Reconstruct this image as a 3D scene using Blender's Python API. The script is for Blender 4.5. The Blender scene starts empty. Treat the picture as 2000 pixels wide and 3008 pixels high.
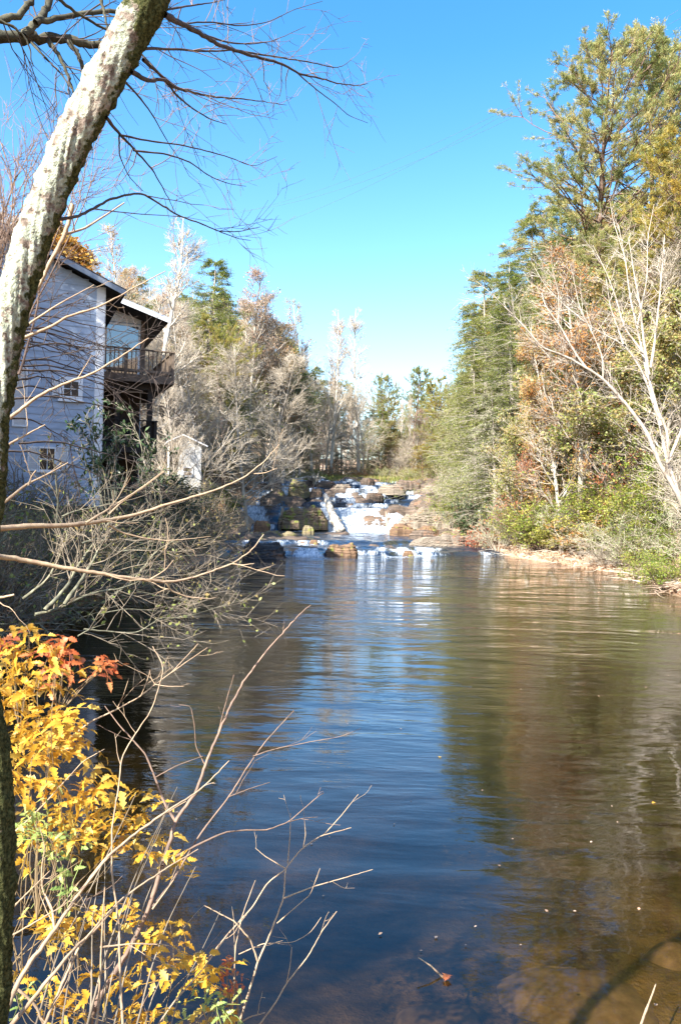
import bpy, math, random
import numpy as np
from mathutils import Matrix, Vector

# ------------------------------------------------------------------ camera, sky, sun, exposure
S = bpy.context.scene
C = S.collection
F = 2308.0
CAM = np.array([0.0, 0.0, 3.0])
cam_d = bpy.data.cameras.new('camera')
cam = bpy.data.objects.new('camera', cam_d)
C.objects.link(cam)
S.camera = cam
cam_d.sensor_fit = 'VERTICAL'
cam_d.sensor_height = 24.0
cam_d.lens = F / 3008 * 24.0
cam_d.clip_start = 0.05
cam_d.clip_end = 2000
CM = Matrix.Rotation(math.radians(90 - 0.6), 4, 'X') @ Matrix.Rotation(math.radians(1.6), 4, 'Z')
cam.matrix_world = Matrix.Translation(CAM.tolist()) @ CM
CR = np.array(CM.to_3x3())

SUN_EL, SUN_AZ = math.radians(37), math.radians(219)        # azimuth clockwise from +Y (view direction)
sun_to = Vector((math.sin(SUN_AZ) * math.cos(SUN_EL), math.cos(SUN_AZ) * math.cos(SUN_EL), math.sin(SUN_EL)))
sl = bpy.data.lights.new('sun', 'SUN')
sl.energy = 5.0
sl.angle = math.radians(0.53)
sl.color = (1.0, 0.95, 0.87)
so = bpy.data.objects.new('sun', sl)
C.objects.link(so)
so.rotation_euler = sun_to.to_track_quat('Z', 'Y').to_euler()

W = bpy.data.worlds.new('World')
S.world = W
W.use_nodes = True
wn = W.node_tree
sky = wn.nodes.new('ShaderNodeTexSky')
sky.sky_type = 'NISHITA'
sky.sun_disc = False
sky.sun_elevation = SUN_EL
sky.sun_rotation = SUN_AZ
sky.altitude = 300
sky.air_density = 1.0
sky.dust_density = 1.0
sky.ozone_density = 1.2
hs = wn.nodes.new('ShaderNodeHueSaturation')
hs.inputs['Hue'].default_value = 0.497
tcw = wn.nodes.new('ShaderNodeTexCoord')
spw = wn.nodes.new('ShaderNodeSeparateXYZ')
mrw = wn.nodes.new('ShaderNodeMapRange')          # the sky pales towards the horizon all round
mrw.inputs[1].default_value, mrw.inputs[2].default_value = .04, .50
mrw.inputs[3].default_value, mrw.inputs[4].default_value = 1.18, 1.38
wn.links.new(tcw.outputs['Generated'], spw.inputs[0])
wn.links.new(spw.outputs[2], mrw.inputs[0])
wn.links.new(mrw.outputs[0], hs.inputs['Saturation'])
bg = wn.nodes['Background']
wn.links.new(sky.outputs[0], hs.inputs['Color'])
wn.links.new(hs.outputs[0], bg.inputs['Color'])
bg.inputs['Strength'].default_value = 0.125
S.view_settings.view_transform = 'Standard'
S.view_settings.look = 'None'
S.view_settings.exposure = 1.72
S.view_settings.gamma = 1.0
S.view_settings.use_curve_mapping = False
S.render.engine = 'CYCLES'
S.cycles.max_bounces = 6
S.cycles.diffuse_bounces = 2
S.cycles.glossy_bounces = 3
S.cycles.transmission_bounces = 4
S.cycles.transparent_max_bounces = 12
S.cycles.use_denoising = True
S.cycles.caustics_reflective = False
S.cycles.caustics_refractive = False


def at(px, py, Y):
    """world point seen at photo pixel (px,py) lying at distance Y along the view's ground axis"""
    v = CR @ np.array([(px - 1000) / F, -(py - 1504) / F, -1.0])
    return CAM + v * (Y / v[1])


def zat(py, px, Y):
    return at(px, py, Y)[2]


# ------------------------------------------------------------------ helpers
def rs(seed):
    return np.random.default_rng(seed)


def nrm(a):
    return a / np.maximum(np.linalg.norm(a, axis=-1, keepdims=True), 1e-9)


def vnoise(x, y, seed=0):
    """smooth 2-D value noise, vectorised, about -1..1"""
    xi, yi = np.floor(x).astype(np.int64), np.floor(y).astype(np.int64)
    xf, yf = x - xi, y - yi
    u, v = xf * xf * (3 - 2 * xf), yf * yf * (3 - 2 * yf)

    def h(a, b):
        n = (a * 374761393 + b * 668265263 + seed * 974711) & 0x7fffffff
        n = ((n ^ (n >> 13)) * 1274126177) & 0x7fffffff
        return ((n ^ (n >> 16)) & 0xffff) / 32767.5 - 1
    return (h(xi, yi) * (1 - u) + h(xi + 1, yi) * u) * (1 - v) + (h(xi, yi + 1) * (1 - u) + h(xi + 1, yi + 1) * u) * v


def fbm(x, y, seed=0, o=4):
    s, a = 0, 1.0
    for k in range(o):
        s = s + a * vnoise(x * 2 ** k, y * 2 ** k, seed + k * 17)
        a *= 0.5
    return s


class MB:
    def __init__(self):
        self.V, self.Q, self.T, self.n = [], [], [], 0

    def add(self, V, Q=None, T=None):
        V = np.asarray(V, float).reshape(-1, 3)
        if Q is not None and len(Q):
            self.Q.append(np.asarray(Q, int).reshape(-1, 4) + self.n)
        if T is not None and len(T):
            self.T.append(np.asarray(T, int).reshape(-1, 3) + self.n)
        self.V.append(V)
        self.n += len(V)
        return self

    def tubes(self, P, R, sides=5, cap=False):
        """P (N,K,3) polylines, R (N,K) radii"""
        P = np.asarray(P, float)
        R = np.asarray(R, float)
        if P.ndim == 2:
            P, R = P[None], R[None]
        N, K = P.shape[:2]
        T = nrm(np.gradient(P, axis=1))
        ref = np.where(np.abs(T[:, :1, 2:3]) > 0.8, np.array([1.0, .1, 0]), np.array([.05, 0.1, 1.0]))
        ref = np.broadcast_to(ref, T.shape)
        n1 = nrm(np.cross(T, ref))
        n2 = np.cross(T, n1)
        a = np.arange(sides) * 2 * math.pi / sides
        V = P[:, :, None] + R[:, :, None, None] * (n1[:, :, None] * np.cos(a)[:, None] + n2[:, :, None] * np.sin(a)[:, None])
        idx = np.arange(N * K * sides).reshape(N, K, sides)
        i2 = np.roll(idx, -1, axis=2)
        Q = np.stack([idx[:, :-1], i2[:, :-1], i2[:, 1:], idx[:, 1:]], -1)
        self.add(V, Q)
        return self

    def box(self, c, s, ax=None, jit=0):
        """box centre c, size s, axes rows ax"""
        v = np.array([[x, y, z] for x in (-.5, .5) for y in (-.5, .5) for z in (-.5, .5)]) * np.array(s)
        if ax is not None:
            v = v @ np.array(ax)
        q = [[0, 1, 3, 2], [4, 6, 7, 5], [0, 4, 5, 1], [2, 3, 7, 6], [0, 2, 6, 4], [1, 5, 7, 3]]
        self.add(v + np.array(c), q)
        return self

    def mesh(self, name, mat, smooth=True, attr=None):
        V = np.concatenate(self.V) if self.V else np.zeros((0, 3))
        me = bpy.data.meshes.new(name)
        nq = sum(len(q) for q in self.Q)
        nt = sum(len(t) for t in self.T)
        me.vertices.add(len(V))
        me.vertices.foreach_set('co', V.astype(np.float32).ravel())
        li, ls, lt = [], [], []
        if nq:
            q = np.concatenate(self.Q)
            li.append(q.ravel())
            ls.append(np.arange(nq) * 4)
            lt.append(np.full(nq, 4))
        if nt:
            t = np.concatenate(self.T)
            li.append(t.ravel())
            ls.append(nq * 4 + np.arange(nt) * 3)
            lt.append(np.full(nt, 3))
        li = np.concatenate(li)
        me.loops.add(len(li))
        me.loops.foreach_set('vertex_index', li.astype(np.int32))
        me.polygons.add(nq + nt)
        me.polygons.foreach_set('loop_start', np.concatenate(ls).astype(np.int32))
        me.polygons.foreach_set('loop_total', np.concatenate(lt).astype(np.int32))
        me.polygons.foreach_set('use_smooth', np.full(nq + nt, smooth))
        me.update(calc_edges=True)
        me.validate()
        if attr:
            for k, a in attr.items():
                at_ = me.attributes.new(k, 'FLOAT', 'POINT')
                at_.data.foreach_set('value', np.asarray(a, np.float32).ravel())
        if mat:
            me.materials.append(mat)
        return me

    def obj(self, name, mat, parent=None, smooth=True, attr=None):
        return link(name, self.mesh(name, mat, smooth, attr), parent)


def link(name, me, parent=None):
    o = bpy.data.objects.new(name, me)
    C.objects.link(o)
    if parent is not None:
        o.parent = parent
    return o


def thing(name, label, cat, loc=(0, 0, 0), group=None, rz=0, sc=1):
    o = bpy.data.objects.new(name, None)
    C.objects.link(o)
    o.empty_display_size = .2
    o.location = [float(v) for v in loc]
    o.rotation_euler = (0, 0, rz)
    o.scale = (sc, sc, sc) if not hasattr(sc, '__len__') else sc
    o['label'] = label
    o['category'] = cat
    if group:
        o['group'] = group
    return o


def tag(o, label, cat, group=None, kind=None):
    o['label'] = label
    if kind != 'structure':
        o['category'] = cat
    if group:
        o['group'] = group
    if kind:
        o['kind'] = kind
    return o


# ------------------------------------------------------------------ materials
def newmat(name):
    m = bpy.data.materials.new(name)
    m.use_nodes = True
    nt = m.node_tree
    b = nt.nodes['Principled BSDF']
    return m, nt, b


def ramp(nt, stops, fac, interp='LINEAR'):
    r = nt.nodes.new('ShaderNodeValToRGB')
    r.color_ramp.interpolation = interp
    e = r.color_ramp.elements
    while len(e) < len(stops):
        e.new(0.5)
    for k, (p, c) in enumerate(stops):
        e[k].position = p
        e[k].color = (*c, 1) if len(c) == 3 else c
    nt.links.new(fac, r.inputs[0])
    return r


def noise(nt, scale, detail=4, rough=.55, vec=None, dist=0):
    n = nt.nodes.new('ShaderNodeTexNoise')
    n.inputs['Scale'].default_value = scale
    n.inputs['Detail'].default_value = detail
    n.inputs['Roughness'].default_value = rough
    n.inputs['Distortion'].default_value = dist
    if vec is not None:
        nt.links.new(vec, n.inputs['Vector'])
    return n


def coords(nt, kind='Object', scale=(1, 1, 1), rot=(0, 0, 0)):
    tc = nt.nodes.new('ShaderNodeTexCoord')
    mp = nt.nodes.new('ShaderNodeMapping')
    mp.inputs['Scale'].default_value = scale
    mp.inputs['Rotation'].default_value = rot
    nt.links.new(tc.outputs[kind], mp.inputs['Vector'])
    return mp.outputs[0]


def mixc(nt, fac, a, b, mode='MIX'):
    m = nt.nodes.new('ShaderNodeMix')
    m.data_type = 'RGBA'
    m.blend_type = mode
    for s, v in ((m.inputs[0], fac), (m.inputs[6], a), (m.inputs[7], b)):
        if isinstance(v, (int, float)):
            s.default_value = v
        elif isinstance(v, tuple):
            s.default_value = (*v, 1)
        else:
            nt.links.new(v, s)
    return m.outputs[2]


def bump(nt, b, h, strength=.5, dist=.02):
    bp = nt.nodes.new('ShaderNodeBump')
    bp.inputs['Strength'].default_value = strength
    bp.inputs['Distance'].default_value = dist
    nt.links.new(h, bp.inputs['Height'])
    nt.links.new(bp.outputs[0], b.inputs['Normal'])
    return bp


def simple(name, col, col2=None, scale=8, rough=.8, bstr=.3, stretch=(1, 1, 1), detail=5, bd=.01):
    m, nt, b = newmat(name)
    v = coords(nt, 'Object', stretch)
    n = noise(nt, scale, detail, .6, v)
    c2 = col2 or tuple(c * .6 for c in col)
    r = ramp(nt, [(.3, c2), (.7, col)], n.outputs[0])
    nt.links.new(r.outputs[0], b.inputs['Base Color'])
    b.inputs['Roughness'].default_value = rough
    b.inputs['Specular IOR Level'].default_value = .3
    if bstr:
        bump(nt, b, n.outputs[0], bstr, bd)
    return m


def leafmat(name, cols, transl=.35, clump=1.2, gloss=.45):
    """leaf colours picked per leaf, drifting in clumps"""
    m, nt, b = newmat(name)
    g = nt.nodes.new('ShaderNodeNewGeometry')
    v = coords(nt, 'Object')
    n = noise(nt, clump, 2, .5, v)
    oi = nt.nodes.new('ShaderNodeObjectInfo')
    a = nt.nodes.new('ShaderNodeMath')
    a.operation = 'MULTIPLY_ADD'
    nt.links.new(n.outputs[0], a.inputs[0])
    a.inputs[1].default_value = 1.3
    a.inputs[2].default_value = -.4
    a2 = nt.nodes.new('ShaderNodeMath')
    a2.operation = 'MULTIPLY_ADD'
    nt.links.new(g.outputs['Random Per Island'], a2.inputs[0])
    a2.inputs[1].default_value = .55
    nt.links.new(a.outputs[0], a2.inputs[2])
    a3 = nt.nodes.new('ShaderNodeMath')
    a3.operation = 'MULTIPLY_ADD'
    nt.links.new(oi.outputs['Random'], a3.inputs[0])
    a3.inputs[1].default_value = .25
    nt.links.new(a2.outputs[0], a3.inputs[2])
    k = len(cols)
    r = ramp(nt, [((i + .5) / k, c) for i, c in enumerate(cols)], a3.outputs[0])
    nt.links.new(r.outputs[0], b.inputs['Base Color'])
    b.inputs['Roughness'].default_value = gloss
    b.inputs['Specular IOR Level'].default_value = .35
    t = nt.nodes.new('ShaderNodeBsdfTranslucent')
    nt.links.new(r.outputs[0], t.inputs['Color'])
    mx = nt.nodes.new('ShaderNodeMixShader')
    mx.inputs[0].default_value = transl
    out = nt.nodes['Material Output']
    nt.links.new(b.outputs[0], mx.inputs[1])
    nt.links.new(t.outputs[0], mx.inputs[2])
    nt.links.new(mx.outputs[0], out.inputs[0])
    return m


M = {}
M['bark_pale'] = simple('bark_pale', (.58, .53, .45), (.26, .22, .17), 3, .85, .3, (1, 1, .35))
M['bark_white'] = simple('bark_white', (.74, .68, .58), (.34, .28, .21), 3.2, .8, .3, (1, 1, .4))
M['bark_grey'] = simple('bark_grey', (.42, .37, .31), (.20, .17, .14), 4, .9, .4, (1, 1, .3))
M['bark_dark'] = simple('bark_dark', (.15, .12, .10), (.06, .05, .04), 5, .9, .5, (1, 1, .3))
M['bark_syc'] = simple('bark_syc', (.64, .57, .48), (.26, .21, .16), 3.6, .85, .4, (1, 1, .5))
M['bark_pine'] = simple('bark_pine', (.27, .18, .13), (.09, .06, .045), 6, .9, .6, (1, 1, .25), bd=.03)
M['twig_pale'] = simple('twig_pale', (.62, .54, .43), (.38, .32, .24), 3, .8, 0)
M['twig_pink'] = simple('twig_pink', (.50, .42, .33), (.30, .245, .18), 3, .8, 0)
M['twig_under'] = simple('twig_under', (.34, .28, .20), (.10, .08, .06), 6, .9, .3)
M['twig_tan'] = simple('twig_tan', (.50, .38, .24), (.30, .20, .13), 30, .7, .3)
M['twig_brown'] = simple('twig_brown', (.30, .20, .14), (.13, .09, .07), 25, .7, .3)
M['twig_dark'] = simple('twig_dark', (.12, .09, .075), (.045, .035, .03), 25, .8, .4)
M['twig_moss'] = simple('twig_moss', (.30, .29, .19), (.07, .06, .04), 14, .9, .5)
M['hemlock'] = leafmat('hemlock', [(.05, .09, .02), (.13, .19, .035), (.26, .30, .06), (.38, .38, .12)], .4, .5)
M['hemlock_grey'] = leafmat('hemlock_grey', [(.10, .15, .06), (.22, .27, .11), (.34, .36, .19), (.40, .38, .26)], .2, .5)
M['pine'] = leafmat('pine', [(.07, .12, .04), (.17, .23, .07), (.32, .34, .12), (.44, .36, .14)], .35, .6)
M['pine_yellow'] = leafmat('pine_yellow', [(.12, .17, .04), (.24, .27, .07), (.38, .34, .08), (.46, .32, .06)], .35, .5)
M['leaf_green'] = leafmat('leaf_green', [(.08, .15, .02), (.20, .30, .04), (.34, .41, .07), (.50, .46, .10)], .45, .9)
M['leaf_dark'] = leafmat('leaf_dark', [(.02, .05, .02), (.05, .09, .03), (.10, .14, .06)], .2, .9, .35)
M['leaf_olive'] = leafmat('leaf_olive', [(.10, .15, .035), (.21, .27, .06), (.34, .36, .11), (.38, .28, .11)], .4, .8)
M['leaf_rust'] = leafmat('leaf_rust', [(.22, .09, .03), (.42, .18, .05), (.52, .26, .09), (.40, .32, .10)], .35, .7)
M['leaf_orange'] = leafmat('leaf_orange', [(.36, .15, .03), (.55, .26, .05), (.55, .36, .08)], .4, .5)
M['leaf_pink'] = leafmat('leaf_pink', [(.40, .22, .14), (.55, .34, .23), (.60, .42, .30)], .4, .6)
M['leaf_red'] = leafmat('leaf_red', [(.32, .05, .03), (.48, .12, .07), (.55, .26, .12)], .4, 1.0)
M['leaf_gold'] = leafmat('leaf_gold', [(.52, .20, .03), (.68, .35, .04), (.74, .44, .05), (.74, .52, .12)], .42, 5, .4)
M['leaf_coral'] = leafmat('leaf_coral', [(.55, .10, .04), (.65, .18, .07), (.68, .28, .10)], .42, 2.5, .4)
M['leaf_mint'] = leafmat('leaf_mint', [(.16, .28, .07), (.30, .42, .12), (.48, .50, .15)], .4, 1.5, .4)
M['bough'] = simple('bough', (.12, .115, .075), (.025, .022, .016), 16, .9, .6)
M['litter'] = leafmat('litter', [(.30, .17, .10), (.46, .29, .18), (.56, .40, .28)], .15, 1.0)


# ------------------------------------------------------------------ terrain
YL = np.array([-40, 1.0, 2.8, 4.0, 6.0, 9.4, 17, 25, 31, 37, 43, 55, 68, 80, 92, 110, 160])
XL = np.array([-2.0, .5, -.6, -1.7, -3.3, -5.2, -6.9, -7.3, -6.6, -6.2, -6.0, -7.4, -7.6, -8.6, -9.5, -9, -12])
YR = np.array([-40, 2.8, 4.5, 9.0, 18, 25, 28.6, 33, 37, 42, 47, 53, 60, 68, 80, 92, 110, 160])
XR = np.array([2.0, 3.2, 5.5, 10.5, 13.0, 12.7, 12.4, 13.2, 13.7, 12.7, 11.2, 9.6, 9.0, 9.5, 11, 13, 16, 22])


def sstep(a, b, x):
    t = np.clip((x - a) / (b - a), 0, 1)
    return t * t * (3 - 2 * t)


def step_y(x):
    """line of the first low ledge across the stream"""
    return 44.5 + .45 * (x + 2) + .5 * np.sin(x * 1.7) + .8 * vnoise(x * .7, x * 0 + 3, 2) + .35 * vnoise(x * 2.1, x * 0 + 9, 4)


def wlev(x, y):
    """water level (the rock bed lies a little under it)"""
    s = y - step_y(x)
    z = .20 * sstep(0, .8, s) + .14 * sstep(1.4, 2.4, s + .4 * vnoise(x * 1.1, y * 0, 8)) + .22 * sstep(5, 6, s + .8 * np.sin(x * .9))
    m = 68 + .10 * (x - 1) ** 2 * (np.abs(x - 1) < 3.2) + np.where(x < -5.2, -1.5, 0) + .5 * np.sin(x * 1.3) + 1.2 * sstep(4.5, 7, x)
    t = y - m
    z = z + .55 * sstep(0, .9, t) + .75 * sstep(1.2, 2.6, t) + .75 * sstep(2.6, 4.4, t)
    ys = y + .9 * np.sin(x * .55 + 1) + .5 * np.sin(x * 1.7)
    for k, (yy, h) in enumerate([(74.5, .5), (77, .45), (79.6, .55), (82.5, .5), (85.8, .5), (89.5, .45), (92.5, .3)]):
        z = z + h * sstep(0, .8, ys - yy + .7 * np.sin(x * (.8 + .23 * k) + k * 2.1))
    return z


def ground(x, y):
    x = np.asarray(x, float)
    y = np.asarray(y, float)
    xl, xr = np.interp(y, YL, XL), np.interp(y, YR, XR)
    wob = .5 * vnoise(x * .35, y * .35, 5) + .22 * vnoise(x * 1.3, y * 1.3, 6)
    dl, dr = xl - x + wob * .6, x - xr + wob * .6
    zb = np.interp(y, [0, 43, 50, 66, 73, 92, 130, 300], [0, 0, .45, .7, 2.6, 5.9, 7.5, 12])
    near = sstep(38, 56, y)
    pl_n = np.interp(dl, [0, .5, 2, 6, 14, 30, 60], [0, .35, 1.1, 1.8, 2.6, 7, 20])
    pl_f = np.interp(dl, [0, 1, 3, 8, 16, 30, 60, 120], [0, .4, 1.3, 3.2, 10, 20, 36, 50])
    pr = np.interp(dr, [0, .8, 2.0, 3.2, 6, 12, 25, 50, 120], [0, .22, .65, 2.2, 4.8, 9.2, 17.5, 30, 50])
    z = zb + np.where(dl > 0, pl_n * (1 - near) + pl_f * near, 0) + np.where(dr > 0, pr, 0)
    inside = (dl < 0) & (dr < 0)
    e = np.minimum(-dl, -dr)
    shelf = np.interp(y, [2.5, 4.5, 8, 14, 40, 44], [.05, .22, .5, 1.0, 1.0, .3])
    depth = np.minimum(e * .45, shelf)
    rb = wlev(x, y) - .12
    bed = np.where(y > 43.5, rb, -depth)
    z = np.where(inside, bed, z)
    # shore behind the water in front of the camera
    dn = 2.75 + .25 * np.sin(x * 1.1) - y
    zn = np.interp(dn, [0, .5, 2.0, 5, 40], [0, .45, 1.35, 1.5, 4])
    z = np.where(dn > 0, np.maximum(z, zn), z)
    z = z + np.where(inside & (y < 43), .03 * fbm(x * 1.5, y * 1.5, 9), 0)
    land = ~inside & (dn < 0) | (dn > 0)
    z = z + np.where(land, .10 * fbm(x * .9, y * .9, 3) * np.minimum(1, np.maximum(np.maximum(dl, dr), dn) * 1.5), 0)
    # beyond the head of the falls the valley floor climbs gently
    z = z + np.interp(y, [93, 110, 200, 400], [0, .8, 6, 20]) * 1.0
    return z


def gz(x, y):
    return float(ground(np.array([x]), np.array([y]))[0])


def grid(xs, ys, fz):
    X, Y = np.meshgrid(xs, ys)
    Z = fz(X, Y)
    V = np.stack([X, Y, Z], -1).reshape(-1, 3)
    nx, ny = len(xs), len(ys)
    i = np.arange(nx * ny).reshape(ny, nx)
    Q = np.stack([i[:-1, :-1], i[:-1, 1:], i[1:, 1:], i[1:, :-1]], -1).reshape(-1, 4)
    return V, Q, X, Y, Z


def ground_material():
    m, nt, b = newmat('ground')
    v = coords(nt, 'Object')
    n = noise(nt, 1.6, 8, .7, v)
    n2 = noise(nt, 22, 5, .7, v)
    c1 = ramp(nt, [(.3, (.10, .075, .04)), (.5, (.28, .19, .11)), (.7, (.24, .22, .08))], n.outputs[0])
    c2 = ramp(nt, [(.35, (.12, .08, .05)), (.65, (.50, .34, .22))], n2.outputs[0])
    c = mixc(nt, .55, c1.outputs[0], c2.outputs[0])
    # shore strip: pale sand and washed-up litter near the water line; river bed below
    sx = nt.nodes.new('ShaderNodeAttribute')
    sx.attribute_name = 'shore'
    sand = ramp(nt, [(.3, (.30, .17, .10)), (.7, (.62, .44, .30))], n2.outputs[0])
    c = mixc(nt, sx.outputs['Fac'], c, sand.outputs[0])
    bx = nt.nodes.new('ShaderNodeAttribute')
    bx.attribute_name = 'bed'
    n3 = noise(nt, .9, 6, .65, v, .6)
    n4 = noise(nt, 7, 5, .65, v, .4)
    bed = ramp(nt, [(.36, (.02, .017, .01)), (.46, (.12, .09, .045)), (.56, (.34, .25, .14)), (.70, (.55, .42, .28))], n3.outputs[0])
    bed2 = ramp(nt, [(.3, (.05, .04, .02)), (.7, (.38, .28, .16))], n4.outputs[0])
    bb = mixc(nt, .35, bed.outputs[0], bed2.outputs[0])
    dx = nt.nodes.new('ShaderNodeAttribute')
    dx.attribute_name = 'depth_shade'  # the water's darkening with depth, painted into the bed colour
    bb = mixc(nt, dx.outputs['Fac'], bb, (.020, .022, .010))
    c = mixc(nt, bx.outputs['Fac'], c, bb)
    nt.links.new(c, b.inputs['Base Color'])
    b.inputs['Roughness'].default_value = .95
    b.inputs['Specular IOR Level'].default_value = .15
    bump(nt, b, n2.outputs[0], .8, .05)
    return m


M['ground'] = ground_material()
xs = np.concatenate([np.linspace(-400, -60, 18)[:-1], np.linspace(-60, -16, 60)[:-1], np.linspace(-16, 20, 145)[:-1], np.linspace(20, 70, 60)[:-1], np.linspace(70, 400, 18)])
ys = np.concatenate([np.linspace(-60, -3, 16)[:-1], np.linspace(-3, 12, 90)[:-1], np.linspace(12, 50, 130)[:-1], np.linspace(50, 110, 130)[:-1], np.linspace(110, 420, 50)])


def split_ground(X, Y):
    return ground(X, Y)


V, Q, X, Y, Z = grid(xs, ys, split_ground)
xl, xr = np.interp(Y, YL, XL), np.interp(Y, YR, XR)
dsh = np.maximum(np.maximum(xl - X, X - xr), 2.75 - Y)
shore = (1 - sstep(.9, 2.4, dsh + .5 * vnoise(X * .8, Y * .8, 4))) * (Y > 14)
bedm = 1 - sstep(-.25, .05, dsh + 0 * X)
g = MB().add(V, Q).obj('ground', M['ground'], attr={'shore': shore, 'bed': bedm * (Y < 43.5), 'depth_shade': sstep(.12, .62, -Z + .12 * vnoise(X * .8, Y * .8, 55)) * (Y < 43.5) * .85})
tag(g, 'leaf strewn forest floor, muddy shore and brown riverbed', '', kind='structure')


# ------------------------------------------------------------------ rock material + stream bed rock
def rock_material(name, a, b_, c_, moss=.0, zs=14):
    m, nt, b = newmat(name)
    v = coords(nt, 'Object', (1, 1, 1))
    vs = coords(nt, 'Object', (.8, .8, zs))
    n = noise(nt, 1.4, 6, .65, v)
    ns = noise(nt, 1.1, 5, .6, vs, .4)
    nf = noise(nt, 14, 5, .7, v)
    c = ramp(nt, [(.32, a), (.5, b_), (.68, c_)], ns.outputs[0])
    d = ramp(nt, [(.35, (.45, .45, .45)), (.65, (1.1, 1.08, 1.05))], nf.outputs[0])
    cc = mixc(nt, .7, c.outputs[0], d.outputs[0], 'MULTIPLY')
    lit = ramp(nt, [(.56, (0, 0, 0)), (.66, (.8, .8, .8))], n.outputs[0])
    cc = mixc(nt, lit.outputs[0], cc, (.26, .14, .08))
    if moss:
        n5 = noise(nt, 2.7, 4, .6, v)
        ml = ramp(nt, [(.62 - moss * .2, (0, 0, 0)), (.68 - moss * .1, (1, 1, 1))], n5.outputs[0])
        cc = mixc(nt, ml.outputs[0], cc, (.20, .22, .04))
    nt.links.new(cc, b.inputs['Base Color'])
    b.inputs['Roughness'].default_value = .75
    ad = nt.nodes.new('ShaderNodeMath')
    nt.links.new(ns.outputs[0], ad.inputs[0])
    nt.links.new(nf.outputs[0], ad.inputs[1])
    bump(nt, b, ad.outputs[0], .8, .06)
    return m


M['rock_bed'] = rock_material('rock_bed', (.045, .036, .03), (.13, .095, .07), (.27, .20, .145))
M['rock_tan'] = rock_material('rock_tan', (.10, .08, .06), (.25, .205, .155), (.37, .31, .24), 0)
M['rock_brown'] = rock_material('rock_brown', (.07, .05, .035), (.20, .14, .09), (.34, .26, .17), .5)
M['rock_orange'] = rock_material('rock_orange', (.06, .04, .028), (.19, .11, .06), (.30, .19, .11), .2)
M['rock_dark'] = rock_material('rock_dark', (.02, .02, .02), (.05, .045, .045), (.12, .10, .09), 0)
M['rock_moss'] = rock_material('rock_moss', (.10, .085, .045), (.22, .18, .10), (.32, .27, .16), .35)


def strata(z, x, y, h):
    zz = z / h + .6 * vnoise(x * .5, y * .5, 41)
    f = zz - np.floor(zz)
    return (np.floor(zz) + sstep(.55, 1.0, f) - .6 * vnoise(x * .5, y * .5, 41)) * h


def bedrock(X, Y):
    w = wlev(X, Y)
    r = w - .16 + .13 * fbm(X * .55, Y * .55, 21, 4) + .10 * vnoise(X * 1.8, Y * 1.1, 23)
    r += (.30 + .25 * (Y > 73)) * sstep(.15, .8, fbm(X * .38, Y * .3, 77, 3)) * sstep(45, 50, Y)
    # dry rock along both sides of the chute
    r += .55 * sstep(6.0, 8.2, X + .06 * (68 - Y) + .6 * vnoise(X, Y * .6, 3)) * sstep(68, 71, Y)
    r += .5 * sstep(6.5, 9, X + .5 * vnoise(X, Y * .5, 31)) * sstep(52, 56, Y) * (Y < 69)
    r = strata(r, X, Y, .16) + .03 * vnoise(X * 5, Y * 5, 6)
    return r


gx, gy = np.linspace(-14, 17, 230), np.concatenate([np.linspace(42.2, 50, 60)[:-1], np.linspace(50, 66, 70)[:-1], np.linspace(66, 98, 260)])
V, Q, X, Y, Z = grid(gx, gy, bedrock)
o = MB().add(V, Q).obj('stream_bed_rock', M['rock_bed'])
tag(o, 'brown stepped bedrock under and beside the cascade', '', kind='structure')


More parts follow.
